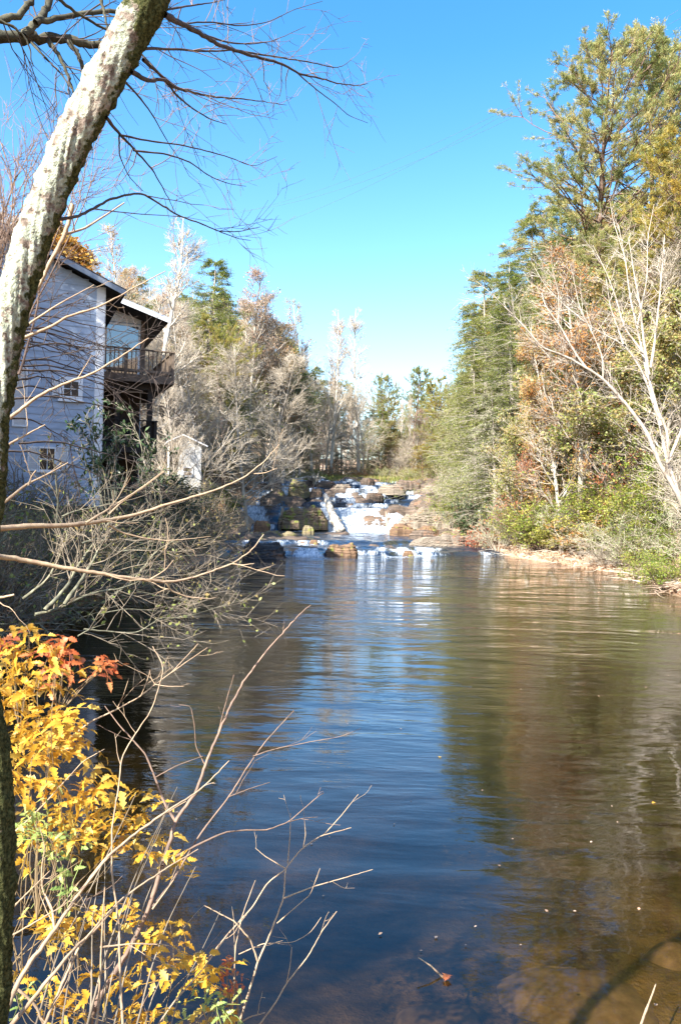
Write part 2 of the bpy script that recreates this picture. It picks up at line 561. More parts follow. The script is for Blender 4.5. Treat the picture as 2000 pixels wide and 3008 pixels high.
# ------------------------------------------------------------------ water
def water_material(name, cascade=False):
    m, nt, b = newmat(name)
    nt.nodes.remove(b)
    out = nt.nodes['Material Output']
    v = coords(nt, 'Object')
    v1 = coords(nt, 'Object', (.45, 1.5, 1), (0, 0, .12))
    v2 = coords(nt, 'Object', (1.0, 2.6, 1), (0, 0, -.22))
    big = noise(nt, 1.3, 3, .5, v1, .3)
    sm = noise(nt, 3.2, 3, .55, v2, .4)
    ge = nt.nodes.new('ShaderNodeNewGeometry')
    sp = nt.nodes.new('ShaderNodeSeparateXYZ')
    nt.links.new(ge.outputs['Position'], sp.inputs[0])
    mr = nt.nodes.new('ShaderNodeMapRange')
    mr.inputs[1].default_value = 5
    mr.inputs[2].default_value = 44
    mr.inputs[3].default_value = .08
    mr.inputs[4].default_value = 1.35
    nt.links.new(sp.outputs[1], mr.inputs[0])
    add = nt.nodes.new('ShaderNodeMath')
    add.operation = 'MULTIPLY_ADD'
    nt.links.new(sm.outputs[0], add.inputs[0])
    add.inputs[1].default_value = .15
    nt.links.new(big.outputs[0], add.inputs[2])
    bp = nt.nodes.new('ShaderNodeBump')
    bp.inputs['Strength'].default_value = 1
    bp.inputs['Distance'].default_value = .10
    mul = nt.nodes.new('ShaderNodeMath')
    mul.operation = 'MULTIPLY'
    nt.links.new(add.outputs[0], mul.inputs[0])
    vp = coords(nt, 'Object', (.35, .8, 1))
    pn = noise(nt, .45, 3, .5, vp, .8)
    pr_ = nt.nodes.new('ShaderNodeMapRange')
    pr_.inputs[1].default_value, pr_.inputs[2].default_value = .38, .62
    pr_.inputs[3].default_value, pr_.inputs[4].default_value = .35, 1.25
    nt.links.new(pn.outputs[0], pr_.inputs[0])
    mm = nt.nodes.new('ShaderNodeMath')
    mm.operation = 'MULTIPLY'
    nt.links.new(mr.outputs[0], mm.inputs[0])
    nt.links.new(pr_.outputs[0], mm.inputs[1])
    nt.links.new(mm.outputs[0], mul.inputs[1])
    nt.links.new(mul.outputs[0], bp.inputs['Height'])
    if cascade:
        bp.inputs['Distance'].default_value = .12
    gl = nt.nodes.new('ShaderNodeBsdfGlossy')
    gl.inputs['Roughness'].default_value = .03 if not cascade else .12
    gl.inputs['Color'].default_value = (.95, .97, 1, 1)
    tr = nt.nodes.new('ShaderNodeBsdfTransparent')
    tr.inputs['Color'].default_value = (.50, .42, .28, 1) if not cascade else (.16, .17, .17, 1)
    df = nt.nodes.new('ShaderNodeBsdfDiffuse')
    df.inputs['Color'].default_value = (.05, .045, .018, 1) if not cascade else (.025, .04, .07, 1)
    body = nt.nodes.new('ShaderNodeMixShader')
    body.inputs[0].default_value = .035 if not cascade else .6
    # Schlick reflectance, the same from above and below
    ge2 = nt.nodes.new('ShaderNodeNewGeometry')
    dt = nt.nodes.new('ShaderNodeVectorMath')
    dt.operation = 'DOT_PRODUCT'
    nt.links.new(ge2.outputs['Incoming'], dt.inputs[0])
    nt.links.new(bp.outputs[0], dt.inputs[1])

    def mth(op, a, b=None, c=None):
        n = nt.nodes.new('ShaderNodeMath')
        n.operation = op
        for k, v in enumerate((a, b, c)):
            if v is None:
                continue
            if isinstance(v, (int, float)):
                n.inputs[k].default_value = v
            else:
                nt.links.new(v, n.inputs[k])
        return n.outputs[0]
    ab = mth('ABSOLUTE', dt.outputs['Value'])
    p5 = mth('POWER', mth('SUBTRACT', 1.0, ab), 4.6)
    frs = mth('MULTIPLY_ADD', p5, .95, .05)
    mx = nt.nodes.new('ShaderNodeMixShader')
    for n_ in (gl, df):
        nt.links.new(bp.outputs[0], n_.inputs['Normal'])
    nt.links.new(tr.outputs[0], body.inputs[1])
    nt.links.new(df.outputs[0], body.inputs[2])
    nt.links.new(frs, mx.inputs[0])
    nt.links.new(body.outputs[0], mx.inputs[1])
    nt.links.new(gl.outputs[0], mx.inputs[2])
    # foam
    fo = nt.nodes.new('ShaderNodeAttribute')
    fo.attribute_name = 'foam'
    vf = coords(nt, 'Object', (4.5, 1.1, .8))
    nf = noise(nt, 1.7, 7, .72, vf, .5)
    a = nt.nodes.new('ShaderNodeMath')
    a.operation = 'ADD'
    nt.links.new(fo.outputs['Fac'], a.inputs[0])
    nt.links.new(nf.outputs[0], a.inputs[1])
    r = ramp(nt, [(.0, (0, 0, 0)), (.74, (0, 0, 0)), (1.0, (1, 1, 1))], a.outputs[0])
    fd = nt.nodes.new('ShaderNodeBsdfDiffuse')
    fd.inputs['Color'].default_value = (.72, .76, .80, 1)
    nt.links.new(bp.outputs[0], fd.inputs['Normal'])
    vs_ = coords(nt, 'Object', (7, 1.2, 1.0))
    fs_ = noise(nt, 1.6, 6, .7, vs_, .6)
    fc_ = ramp(nt, [(.36, (.16, .22, .30)), (.50, (.48, .54, .60)), (.62, (.80, .83, .86))], fs_.outputs[0])
    nt.links.new(fc_.outputs[0], fd.inputs['Color'])
    m2 = nt.nodes.new('ShaderNodeMixShader')
    nt.links.new(r.outputs[0], m2.inputs[0])
    nt.links.new(mx.outputs[0], m2.inputs[1])
    nt.links.new(fd.outputs[0], m2.inputs[2])
    nt.links.new(m2.outputs[0], out.inputs[0])
    return m


M['water'] = water_material('water')
M['cascade'] = water_material('cascade', True)
gx, gy = np.linspace(-14, 18, 193), np.concatenate([np.linspace(1.5, 36, 60)[:-1], np.linspace(36, 54.5, 160)])
V, Q, X, Y, Z = grid(gx, gy, lambda x, y: 0 * x)
s = step_y(X) - Y
tong = np.clip(np.exp(-((X + 1.9 - .35 * s) / 1.2) ** 2) + 1.0 * np.exp(-((X - 4.0) / 1.8) ** 2), 0, 1)
foam = .52 * tong * (.85 + .5 * vnoise(X * 1.6, Y * .9, 15)) * np.exp(-np.maximum(s, 0) / 1.9) + .16 * np.exp(-((s - 2.2) / 1.2) ** 2) * (X > -3) * (X < 5)
o = MB().add(V, Q).obj('pool_water', M['water'], attr={'foam': foam})
tag(o, 'calm pool below the falls reflecting blue sky and the wooded bank', '', kind='structure')


def casc(X, Y):
    z = wlev(X, Y) + .05 * vnoise(X * 1.2, Y * .8, 61) + .02 * vnoise(X * 4, Y * 3, 62)
    return np.where(Y < step_y(X) - .1, -.05, z + .02)


gx, gy = np.linspace(-12, 14, 210), np.concatenate([np.linspace(42.8, 54, 110)[:-1], np.linspace(54, 66, 50)[:-1], np.linspace(66, 98, 260)])
V, Q, X, Y, Z = grid(gx, gy, casc)
sl_ = np.abs(np.gradient(Z, axis=0) / np.gradient(Y, axis=0))
sl_ = (sl_ + np.roll(sl_, -1, 0) + np.roll(sl_, 1, 0) + np.roll(sl_, 2, 0) + np.roll(sl_, -2, 0)) / 5
foam = np.clip(sl_ * .42, 0, .50) - .03
foam += .50 * ((X > -2.6) & (X < 6.4 + 0 * X) & (Y > 67.4) & (Y < 72.6)) * (1 - .6 * sstep(4.5, 6.4, X)) + .03 * (Y > 72.5) + .10 * (Y > 80)
foam += .22 * sstep(-6, -7, X) * (Y > 66) * (Y < 82)
foam += .26 * vnoise(X * 1.3, Y * .45, 81) + .14 * vnoise(X * 3, Y * 1.2, 82)
foam += .26 * ((Y > 65.5) & (Y < 68.5)) * (X > -4) * (X < 7)
foam -= .22 * ((Y > 51) & (Y < 64))
s_ = Y - step_y(X)
tong = np.clip(np.exp(-((X + 1.9) / 1.1) ** 2) + 1.1 * np.exp(-((X - 4.2) / 1.7) ** 2), 0, 1)
foam += (.10 + .42 * tong * (.8 + .5 * vnoise(X * 2.0, Y * .7, 15))) * (s_ > -.3) * (s_ < 2.6) * (X > -4.5) * (X < 7) + .16 * ((s_ > 4.2) & (s_ < 6.8))
o = MB().add(V, Q).obj('cascade_water', M['cascade'], attr={'foam': foam})
tag(o, 'white and dark blue water tumbling down the rock steps', '', kind='structure')


# ------------------------------------------------------------------ growth helpers
def grow(P0, D0, L, K, wander, up, g):
    N = len(P0)
    P = np.zeros((N, K, 3))
    T = np.zeros((N, K, 3))
    P[:, 0] = P0
    d = nrm(np.asarray(D0, float))
    T[:, 0] = d
    st = (np.asarray(L, float) / (K - 1)).reshape(-1, 1)
    for k in range(1, K):
        d = nrm(d + g.normal(0, wander, (N, 3)) + np.array([0, 0, up]))
        P[:, k] = P[:, k - 1] + d * st
        T[:, k] = d
    return P, T


def spawn(P, T, R, n, t0, t1, a0, a1, g, tpow=1.0):
    N, K = P.shape[:2]
    i = np.repeat(np.arange(N), n)
    t = (t0 + (t1 - t0) * g.random(len(i)) ** tpow) * (K - 1)
    k = np.minimum(t.astype(int), K - 2)
    f = (t - k)[:, None]
    p = P[i, k] * (1 - f) + P[i, k + 1] * f
    d = T[i, k]
    r = R[i, k] * (1 - f[:, 0]) + R[i, k + 1] * f[:, 0]
    pr = nrm(np.cross(d, g.normal(0, 1, d.shape)))
    a = np.radians(g.uniform(a0, a1, len(i)))[:, None]
    return p, nrm(d * np.cos(a) + pr * np.sin(a)), r, t / (K - 1), i


def taper(N, K, r0, r1, p=1.0):
    t = np.linspace(0, 1, K) ** p
    r = np.asarray(r0).reshape(-1, 1) * (1 - t) + np.asarray(r1).reshape(-1, 1) * t
    return np.broadcast_to(r, (N, K)).copy()


def leaves(mb, P, size, g, asp=.55, flat=0, dirs=None, jit=.0):
    """diamond leaves at points"""
    N = len(P)
    if dirs is None:
        dirs = g.normal(0, 1, (N, 3))
    d = nrm(dirs + g.normal(0, .35, (N, 3)))
    n = g.normal(0, 1, (N, 3))
    n[:, 2] += flat * 3
    s = nrm(np.cross(d, n))
    sz = (size * g.uniform(.6, 1.3, N))[:, None]
    P = P + g.normal(0, 1, (N, 3)) * jit
    up = nrm(np.cross(s, d))
    a = P
    b = P + d * sz * .5 + s * sz * asp * .5 + up * sz * .08
    c = P + d * sz
    e = P + d * sz * .5 - s * sz * asp * .5 + up * sz * .08
    V = np.stack([a, b, c, e], 1).reshape(-1, 3)
    Q = np.arange(4 * N).reshape(N, 4)
    mb.add(V, Q)


PROTO = {}


def bare_tree(key, seed, H=16, trunk_r=.17, spread=.33, lo=.25, nl=26, up=.05, ang=(30, 65), n2=8, n3=6, bark='bark_pale', twig='twig_pale', leaf=None, nleaf=0, lsize=.16, lean=0, tw=.011):
    g = rs(seed)
    P, T = grow([[0, 0, -.4]], [[lean, 0, 1]], [H * .97], 14, .035, .02, g)
    R = taper(1, 14, [trunk_r], [.02], .9)
    R[0, 0] *= 1.25
    tr = MB().tubes(P, R, 8)
    p, d, r, t, i = spawn(P, T, R, nl, lo, .97, *ang, g)
    L1 = H * spread * (1.08 - t) * g.uniform(.6, 1.15, len(t)) + .5
    P1, T1 = grow(p, d, L1, 8, .12, up * 1.4, g)
    R1 = taper(len(p), 8, np.minimum(r * .55, .09), .012)
    tr.tubes(P1, R1, 5)
    p, d, r, t, i = spawn(P1, T1, R1, n2, .15, .98, 20, 55, g)
    L2 = L1[i] * .48 * (1.15 - t) * g.uniform(.6, 1.2, len(t)) + .25
    P2, T2 = grow(p, d, L2, 5, .14, up, g)
    R2 = taper(len(p), 5, np.minimum(r * .7, .03), tw * .8)
    tw_ = MB().tubes(P2, R2, 3)
    p, d, r, t, i = spawn(P2, T2, R2, n3, .15, 1, 20, 55, g)
    L3 = L2[i] * .5 * g.uniform(.5, 1.2, len(t)) + .12
    P3, T3 = grow(p, d, L3, 3, .16, up, g)
    R3 = taper(len(p), 3, np.minimum(r * .8, tw), tw * .5)
    tw_.tubes(P3, R3, 3)
    parts = [('trunk', tr.mesh('trunk', M[bark])), ('twigs', tw_.mesh('twigs', M[twig]))]
    if leaf and nleaf:
        lf = MB()
        allp = P3.reshape(-1, 3)
        # leaves hold on in clumps
        cl = allp[g.integers(0, len(allp), 14)]
        dist = np.min(np.linalg.norm(allp[:, None] - cl[None], axis=2), axis=1)
        w = np.exp(-dist / 1.4) + .04
        k = g.choice(len(allp), nleaf, p=w / w.sum())
        leaves(lf, allp[k], lsize, g, .7, jit=.08)
        parts.append(('leaves', lf.mesh('leaves', M[leaf])))
    PROTO[key] = (parts, H)


def hemlock(key, seed, H=16, W=3.6, lo=.12, nb=150, leaf='hemlock', droop=-.06, bark='bark_grey', ls=.16, dens=1.0, n2=9, power=.8, gap=.0):
    g = rs(seed)
    P, T = grow([[0, 0, -.5]], [[0, 0, 1]], [H], 12, .02, .02, g)
    R = taper(1, 12, [H * .014], [.015])
    tr = MB().tubes(P, R, 7)
    p, d, r, t, i = spawn(P, T, R, nb, lo, .99, 72, 95, g)
    lump = 1 + .45 * np.sin(t * 23 + 3 * np.arctan2(d[:, 1], d[:, 0])) * gap * 2
    L1 = (W * (1.02 - t) ** power * g.uniform(.65, 1.15, len(t)) * lump + .3)
    P1, T1 = grow(p, d, L1, 7, .07, droop, g)
    R1 = taper(len(p), 7, np.minimum(r * .4, .035), .008)
    tr.tubes(P1, R1, 3)
    p, d, r, t2, i = spawn(P1, T1, R1, n2, .15, 1, 25, 60, g)
    d[:, 2] *= .35
    L2 = L1[i] * .34 * g.uniform(.5, 1.2, len(i)) + .15
    P2, T2 = grow(p, d, L2, 5, .08, droop * 1.2, g)
    m = int(17 * dens)
    q, dd, r, t3, j = spawn(P2, T2, np.ones(P2.shape[:2]), m, 0, 1, 15, 60, g)
    lf = MB()
    leaves(lf, q, ls, g, .34, 1.0, dd, .06)
    tr.tubes(P2, taper(len(P2), 5, .010, .004), 3)
    PROTO[key] = ([('trunk', tr.mesh('trunk', M[bark])), ('crown', lf.mesh('crown', M[leaf]))], H)


def pine(key, seed, H=20, W=4.2, lo=.35, nb=74, leaf='pine', n2=9, lean=.03, nt=6, ls=.17):
    g = rs(seed)
    P, T = grow([[0, 0, -.5]], [[lean, 0, 1]], [H], 12, .035, .02, g)
    R = taper(1, 12, [H * .0125], [.03])
    tr = MB().tubes(P, R, 8)
    p, d, r, t, i = spawn(P, T, R, nb, lo, .99, 55, 85, g)
    tt = (t - lo) / (1 - lo)
    L1 = W * (np.sin(np.clip(tt * .8 + .22, 0, 1) * math.pi) ** .7 + .12) * g.uniform(.55, 1.15, len(t)) + .4
    P1, T1 = grow(p, d, L1, 7, .12, .09, g)
    R1 = taper(len(p), 7, np.minimum(r * .45, .07), .015)
    tr.tubes(P1, R1, 5)
    p, d, r, t2, i = spawn(P1, T1, R1, n2, .3, 1, 25, 60, g)
    L2 = L1[i] * .30 * g.uniform(.5, 1.2, len(i)) + .25
    P2, T2 = grow(p, d, L2, 4, .12, .16, g)
    tr.tubes(P2, taper(len(P2), 4, .02, .008), 3)
    q, dd, r, t3, j = spawn(P2, T2, np.ones(P2.shape[:2]), nt, .35, 1.0, 10, 50, g)
    dd[:, 2] += .5
    q = np.concatenate([q, P2[:, -1]])
    dd = np.concatenate([dd, T2[:, -1] + np.array([0, 0, .4])])
    k = 24
    qq = np.repeat(q, k, 0)
    d3 = np.repeat(nrm(dd), k, 0) + g.normal(0, .5, (len(qq), 3))
    lf = MB()
    leaves(lf, qq, ls, g, .13, 0, d3, .05)
    PROTO[key] = ([('trunk', tr.mesh('trunk', M[bark_p]) if False else tr.mesh('trunk', M['bark_pine'])), ('crown', lf.mesh('crown', M[leaf]))], H)


def shrub(key, seed, H=2.0, W=1.3, leaf='leaf_green', ns=24, nleaf=4200, ls=.085, twig='twig_brown', droop=0, asp=.55, tw=.008):
    g = rs(seed)
    a = g.uniform(0, 2 * math.pi, ns)
    rad = g.uniform(.2, 1, ns)[:, None]
    d = np.stack([np.cos(a), np.sin(a), 0 * a], 1) * rad * W / H + np.array([0, 0, 1])
    p0 = np.stack([np.cos(a), np.sin(a), 0 * a], 1) * .22 * rad + np.array([0, 0, -.12])
    P, T = grow(p0, d, H * g.uniform(.6, 1.15, ns), 7, .13, droop - .03, g)
    R = taper(ns, 7, .018, .006)
    st = MB().tubes(P, R, 4)
    p, d, r, t, i = spawn(P, T, R, 7, .2, 1, 25, 65, g)
    P2, T2 = grow(p, d, H * .28 * g.uniform(.5, 1.2, len(p)), 4, .16, .02 + droop, g)
    R2 = taper(len(p), 4, tw, tw * .5)
    st.tubes(P2, R2, 3)
    p, d, r, t, i = spawn(P2, T2, R2, 4, .2, 1, 25, 65, g)
    P3, T3 = grow(p, d, H * .13 * g.uniform(.5, 1.2, len(p)), 3, .16, droop, g)
    st.tubes(P3, taper(len(p), 3, tw * .6, tw * .35), 3)
    parts = [('stems', st.mesh('stems', M[twig]))]
    if nleaf:
        lf = MB()
        n = len(P3)
        k = g.integers(0, n, nleaf)
        f = g.random(nleaf)[:, None]
        q = P3[k, 0] * (1 - f) + P3[k, 2] * f
        leaves(lf, q, ls, g, asp, .5, T3[k, 1] * .4 + g.normal(0, .5, (nleaf, 3)), .05)
        parts.append(('foliage', lf.mesh('foliage', M[leaf])))
    PROTO[key] = (parts, H)


REG = []


def put(key, name, label, cat, x, y, h=None, z=None, group=None, wf=1.0, rz=None, tilt=0):
    parts, H = PROTO[key]
    z = gz(x, y) if z is None else z
    s = 1.0 if h is None else h / H
    o = thing(name, label, cat, (x, y, z), group, rz if rz is not None else (x * 12.9898 + y * 78.233) % 6.283, (s * wf, s * wf, s))
    if tilt:
        o.rotation_euler = (0, tilt, 0)
    for n, me in parts:
        c_ = link(n, me, o)
        if n != 'trunk':
            c_['kind'] = 'stuff'
    REG.append((o, key, x, y, s * H, name))
    return o


def put_px(key, name, label, cat, px, D, top, group=None, wf=1.0, rz=None, tilt=0):
    """stand a plant on the ground at picture column px and distance D, as tall as its top shows"""
    x = at(px, 1480, D)[0]
    z = gz(x, D)
    h = at(px, top, D)[2] - z
    return put(key, name, label, cat, x, D, max(h, .8), z, group, wf, rz, tilt)


# ---- kinds of plant
bare_tree('poplar', 1, 20, .24, .24, .22, 36, .08, (25, 55), n2=9, bark='bark_white', twig='twig_pale')
bare_tree('poplar2', 2, 20, .17, .22, .22, 36, .09, (25, 55), bark='bark_white', twig='twig_pink', leaf='leaf_rust', nleaf=500)
bare_tree('bare', 3, 15, .13, .36, .14, 40, .04, (35, 70), n2=10, n3=7)
bare_tree('bare2', 4, 15, .12, .34, .12, 42, .05, (35, 70), n2=10, n3=7, bark='bark_grey', twig='twig_pale')
bare_tree('bare_pink', 5, 16, .13, .28, .25, 36, .09, (28, 55), n2=9, bark='bark_pale', twig='twig_pink', leaf='leaf_pink', nleaf=1800, lsize=.11)
bare_tree('rust', 6, 13, .15, .36, .2, 34, .05, (35, 65), n2=8, bark='bark_pale', twig='twig_pink', leaf='leaf_rust', nleaf=13000, lsize=.095)
bare_tree('rust_thin', 56, 14, .13, .33, .2, 36, .06, (30, 60), n2=9, bark='bark_pale', twig='twig_pink', leaf='leaf_rust', nleaf=5200, lsize=.10)
bare_tree('orange', 7, 13, .2, .36, .2, 34, .05, (35, 65), n2=8, bark='bark_grey', twig='twig_brown', leaf='leaf_orange', nleaf=26000, lsize=.17)
bare_tree('olive', 8, 11, .13, .38, .15, 34, .05, (35, 70), n2=8, bark='bark_grey', twig='twig_pale', leaf='leaf_olive', nleaf=14000, lsize=.13)
bare_tree('red', 9, 6, .07, .45, .1, 26, .05, (35, 70), n2=7, n3=4, bark='bark_grey', twig='twig_brown', leaf='leaf_red', nleaf=2200, lsize=.10)
bare_tree('brush', 10, 5, .05, .55, .02, 40, .02, (25, 60), n2=9, n3=5, bark='twig_pale', twig='twig_pale', tw=.009)
bare_tree('gold', 11, 6, .07, .45, .1, 26, .05, (35, 70), n2=7, n3=4, bark='bark_grey', twig='twig_brown', leaf='leaf_gold', nleaf=3500, lsize=.10)
hemlock('hemlock', 21, 20, 4.4, .14, 230, gap=.35, n2=11, ls=.12, dens=1.2)
hemlock('hemlock2', 22, 16, 3.8, .08, 200, gap=.3, n2=11, ls=.12, dens=1.2)
hemlock('hemlock_grey', 23, 12, 3.2, .05, 120, 'hemlock_grey', -.12, dens=.7, gap=.4, ls=.12)
hemlock('spruce_dark', 24, 12, 2.8, .05, 120, 'leaf_dark', -.05, ls=.14)
pine('pine', 31)
pine('pine2', 32, 20, 3.4, .3, 52, lean=-.04)
pine('pine_yellow', 33, 18, 3.8, .25, 56, 'pine_yellow')
shrub('sh_green', 41)
shrub('sh_green2', 42, 2.0, 1.6, 'leaf_green', 28, 5200)
shrub('sh_dark', 43, 2.2, 1.4, 'leaf_dark', 24, 3600, .13, asp=.35)
shrub('sh_olive', 44, 1.8, 1.4, 'leaf_olive', 24, 3400, twig='twig_pale')
shrub('sh_rust', 45, 1.6, 1.4, 'leaf_rust', 22, 2600, twig='twig_pale')
shrub('sh_bare', 46, 2.2, 2.2, None, 34, 0, twig='twig_pale', droop=-.05)
shrub('sh_grey', 47, 2.6, 2.0, 'hemlock_grey', 26, 4200, .10, twig='twig_pale', droop=-.06, asp=.3)
shrub('sh_twig', 51, 2.0, 2.2, 'leaf_olive', 34, 500, .07, twig='twig_under', droop=-.05)
shrub('sh_red', 48, 1.3, 1.2, 'leaf_red', 16, 1300, .11)
shrub('sh_gold', 49, 1.8, 1.4, 'leaf_gold', 20, 1600, .11)
shrub('sh_bank', 50, 2.0, 2.6, 'leaf_olive', 30, 500, .09, twig='twig_moss', droop=-.06)

# ------------------------------------------------------------------ forest: named trees first
T_ = 'tree'
rows = [
    # centre, at the head of the falls
    ('poplar', 'poplar_tree', 'tallest slim white-trunked bare tree at the head of the falls', 1052, 101, 885, 1.0),
    ('bare', 'bare_tree', 'low sprawling bare tree spreading around the foot of the tallest white trunk', 1066, 99, 1120, 1.3),
    ('poplar', 'poplar_tree', 'pair-stemmed white bare tree left of the sprawling bare tree', 968, 99, 870, .95),
    ('poplar2', 'poplar_tree', 'slim pale companion trunk beside the pair-stemmed white tree', 955, 101, 930, .8),
    ('poplar2', 'poplar_tree', 'pinkish bare tree with few rust leaves and dark trunk foot behind the straw-covered boulder', 912, 97, 850, 1.1),
    ('rust', 'autumn_tree', 'rust-leaved small tree below the pinkish bare crown', 880, 94, 1080, 1.1),
    ('spruce_dark', 'evergreen_tree', 'dark green evergreen between the white trunks', 1000, 108, 1190, 1.0),
    ('spruce_dark', 'evergreen_tree', 'dark evergreen left of the pinkish bare tree, behind low brush', 860, 104, 1180, 1.2),
    ('pine', 'pine_tree', 'far round-topped pine against pale sky, left of a taller one', 1142, 135, 1100, .9),
    ('pine2', 'pine_tree', 'far tall pine whose top stands highest in the gap of the valley', 1208, 132, 1075, 1.1),
    ('poplar', 'poplar_tree', 'thin pale trunk in front of the far tall pine', 1195, 118, 1140, .7),
    ('poplar', 'poplar_tree', 'thin pale trunk left of the far tall pine', 1168, 116, 1150, .6),
    ('hemlock2', 'hemlock_tree', 'bright green evergreen right of the far tall pine', 1262, 118, 1115, 1.2),
    ('pine_yellow', 'pine_tree', 'yellowish green pine at the left foot of the big hemlock', 1300, 104, 1110, 1.1),
    ('hemlock2', 'hemlock_tree', 'broad green evergreen behind the big hemlock beside the rock shelf', 1340, 96, 1080, 1.3),
    ('hemlock', 'hemlock_tree', 'green evergreen rising between the valley gap and the big hemlock', 1385, 86, 900, 1.2),
    ('olive', 'bare_tree', 'low olive-brown tree at the right end of the rock shelf', 1290, 88, 1260, 1.1),
    ('brush', 'bare_tree', 'pale brushy sapling clump beside the upstream bend', 1185, 104, 1290, 1.1),
    ('hemlock2', 'hemlock_tree', 'low green evergreen right of the sprawling bare tree', 1105, 113, 1200, 1.5),
    ('olive', 'bare_tree', 'low brown tree under the far round-topped pine', 1140, 112, 1230, 1.6),
    ('bare_pink', 'bare_tree', 'pinkish bare clump at the foot of the far tall pine', 1215, 111, 1190, 1.6),
    ('spruce_dark', 'evergreen_tree', 'small dark evergreen just right of the tallest white trunk', 1075, 116, 1190, 1.5),
    # right bank
    ('hemlock', 'hemlock_tree', 'big hemlock with drooping sprays and a pale lower trunk on the right bank', 1500, 57, 740, 1.15),
    ('hemlock', 'hemlock_tree', 'second tall hemlock standing just behind the big one, tip against the sky', 1545, 64, 565, 1.2),
    ('hemlock2', 'hemlock_tree', 'hemlock whose pointed tip leans over the valley gap', 1430, 66, 770, 1.2),
    ('hemlock_grey', 'hemlock_tree', 'greyish half-dead hemlock with hanging bare sprays over the rock slab', 1455, 56, 1130, 1.25),
    ('hemlock_grey', 'hemlock_tree', 'grey lichen-hung evergreen just right of the pale lower hemlock trunk', 1560, 54, 1150, 1.1),
    ('hemlock2', 'hemlock_tree', 'green hemlock bough clump above the grey half-dead one', 1400, 62, 1010, 1.2),
    ('pine', 'pine_tree', 'largest pine on the right with a dark crooked trunk and open crown', 1750, 60, 185, 1.15),
    ('pine2', 'pine_tree', 'slender pine with a pale trunk right of the largest pine', 1895, 62, 125, 1.1),
    ('pine', 'pine_tree', 'pine cut off by the top right corner', 2010, 58, 110, 1.1),
    ('pine_yellow', 'pine_tree', 'yellow-tinged pine at the right edge below the corner pine', 1990, 50, 420, 1.3),
    ('hemlock', 'hemlock_tree', 'dark green evergreen filling in below the largest pine', 1650, 70, 560, 1.2),
    ('rust_thin', 'autumn_tree', 'rust-leaved tree behind the leaning white tree', 1700, 45, 720, 1.3),
    ('rust_thin', 'autumn_tree', 'paler rust-leaved tree high behind the leaning white tree', 1850, 52, 700, 1.1),
    ('bare', 'bare_tree', 'grey bare tree reaching above the rust leaves near the right edge', 1930, 47, 590, 1.2),
    ('hemlock2', 'hemlock_tree', 'dense green evergreen between the hemlocks and the rust-leaved tree', 1620, 52, 760, 1.2),
    ('olive', 'autumn_tree', 'olive green tree low behind the leaning white tree', 1960, 42, 860, 1.4),
    ('olive', 'autumn_tree', 'olive and brown leafed tree on the slope below the rust leaves', 1800, 44, 1010, 1.3),
    ('red', 'autumn_tree', 'small red-leaved tree on the slope behind the leaning white tree', 1800, 45, 1130, 1.0),
    ('gold', 'autumn_tree', 'small golden-leaved tree right of the hemlock trunk', 1640, 50, 1180, .9),
    ('red', 'autumn_tree', 'little red-leaved sapling tucked beside the hemlock trunk', 1575, 49, 1290, .9),
    ('rust', 'autumn_tree', 'brightest rust-orange small tree midway up right of the hemlock trunk', 1655, 45.5, 930, .9),
    # left side
    ('orange', 'autumn_tree', 'orange oak rising right behind the house roof', 215, 52, 640, 1.3),
    ('orange', 'autumn_tree', 'orange-brown oak at the left edge behind the leaning trunk', 40, 50, 600, 1.2),
    ('poplar', 'bare_tree', 'tall pale bare tree forking above the balcony roof', 430, 56, 570, 1.3),
    ('poplar2', 'bare_tree', 'second pale bare tree left of the forking one above the house', 385, 60, 600, 1.1),
    ('hemlock2', 'hemlock_tree', 'dark evergreen tip on the left skyline', 590, 78, 745, 1.3),
    ('pine_yellow', 'evergreen_tree', 'yellow-green evergreen in the middle of the left hillside', 660, 72, 910, 1.0),
    ('bare_pink', 'bare_tree', 'highest pinkish bare tree on the left skyline right of the dark evergreen tip', 722, 86, 765, 1.3),
    ('bare_pink', 'bare_tree', 'pinkish bare tree with a rounded crown right of the highest one', 790, 88, 850, 1.3),
    ('rust_thin', 'autumn_tree', 'rust-topped tree on the left hillside skyline beside pinkish twigs', 830, 88, 915, 1.2),
    ('bare', 'bare_tree', 'broad grey bare tree arching toward the falls from the left bank', 730, 66, 1000, 1.35),
    ('bare', 'bare_tree', 'grey bare tree with a straight pale trunk right of the balcony', 605, 58, 990, 1.2),
    ('bare2', 'bare_tree', 'thin straight bare tree just right of the lower deck', 512, 47, 1050, .9),
    ('bare', 'bare_tree', 'bare tree with fanned twigs behind the little white shed', 560, 62, 860, 1.3),
    ('bare2', 'bare_tree', 'dense grey bare tree left of the rust-leaved small tree', 800, 78, 1010, 1.3),
]
for k, n, lab, px, D, top, wf in rows:
    put_px(k, n, lab, T_, px, D, top, None, wf)

# ---- fill trees on the slopes
g = rs(100)
SKY_L = ([-300, 0, 160, 300, 400, 540, 640, 760, 860, 960, 1060, 1120], [520, 580, 640, 730, 760, 760, 800, 840, 940, 1060, 1150, 1180])
SKY_F = ([-300, 300, 600, 800, 900, 1000, 1100, 1180, 1240, 1330, 1450, 1700], [640, 740, 860, 940, 1040, 1120, 1150, 1120, 1130, 1120, 980, 700])
SKY_R = ([1100, 1240, 1330, 1400, 1480, 1560, 1650, 1800, 2300], [1150, 1160, 1090, 950, 780, 690, 620, 430, 350])


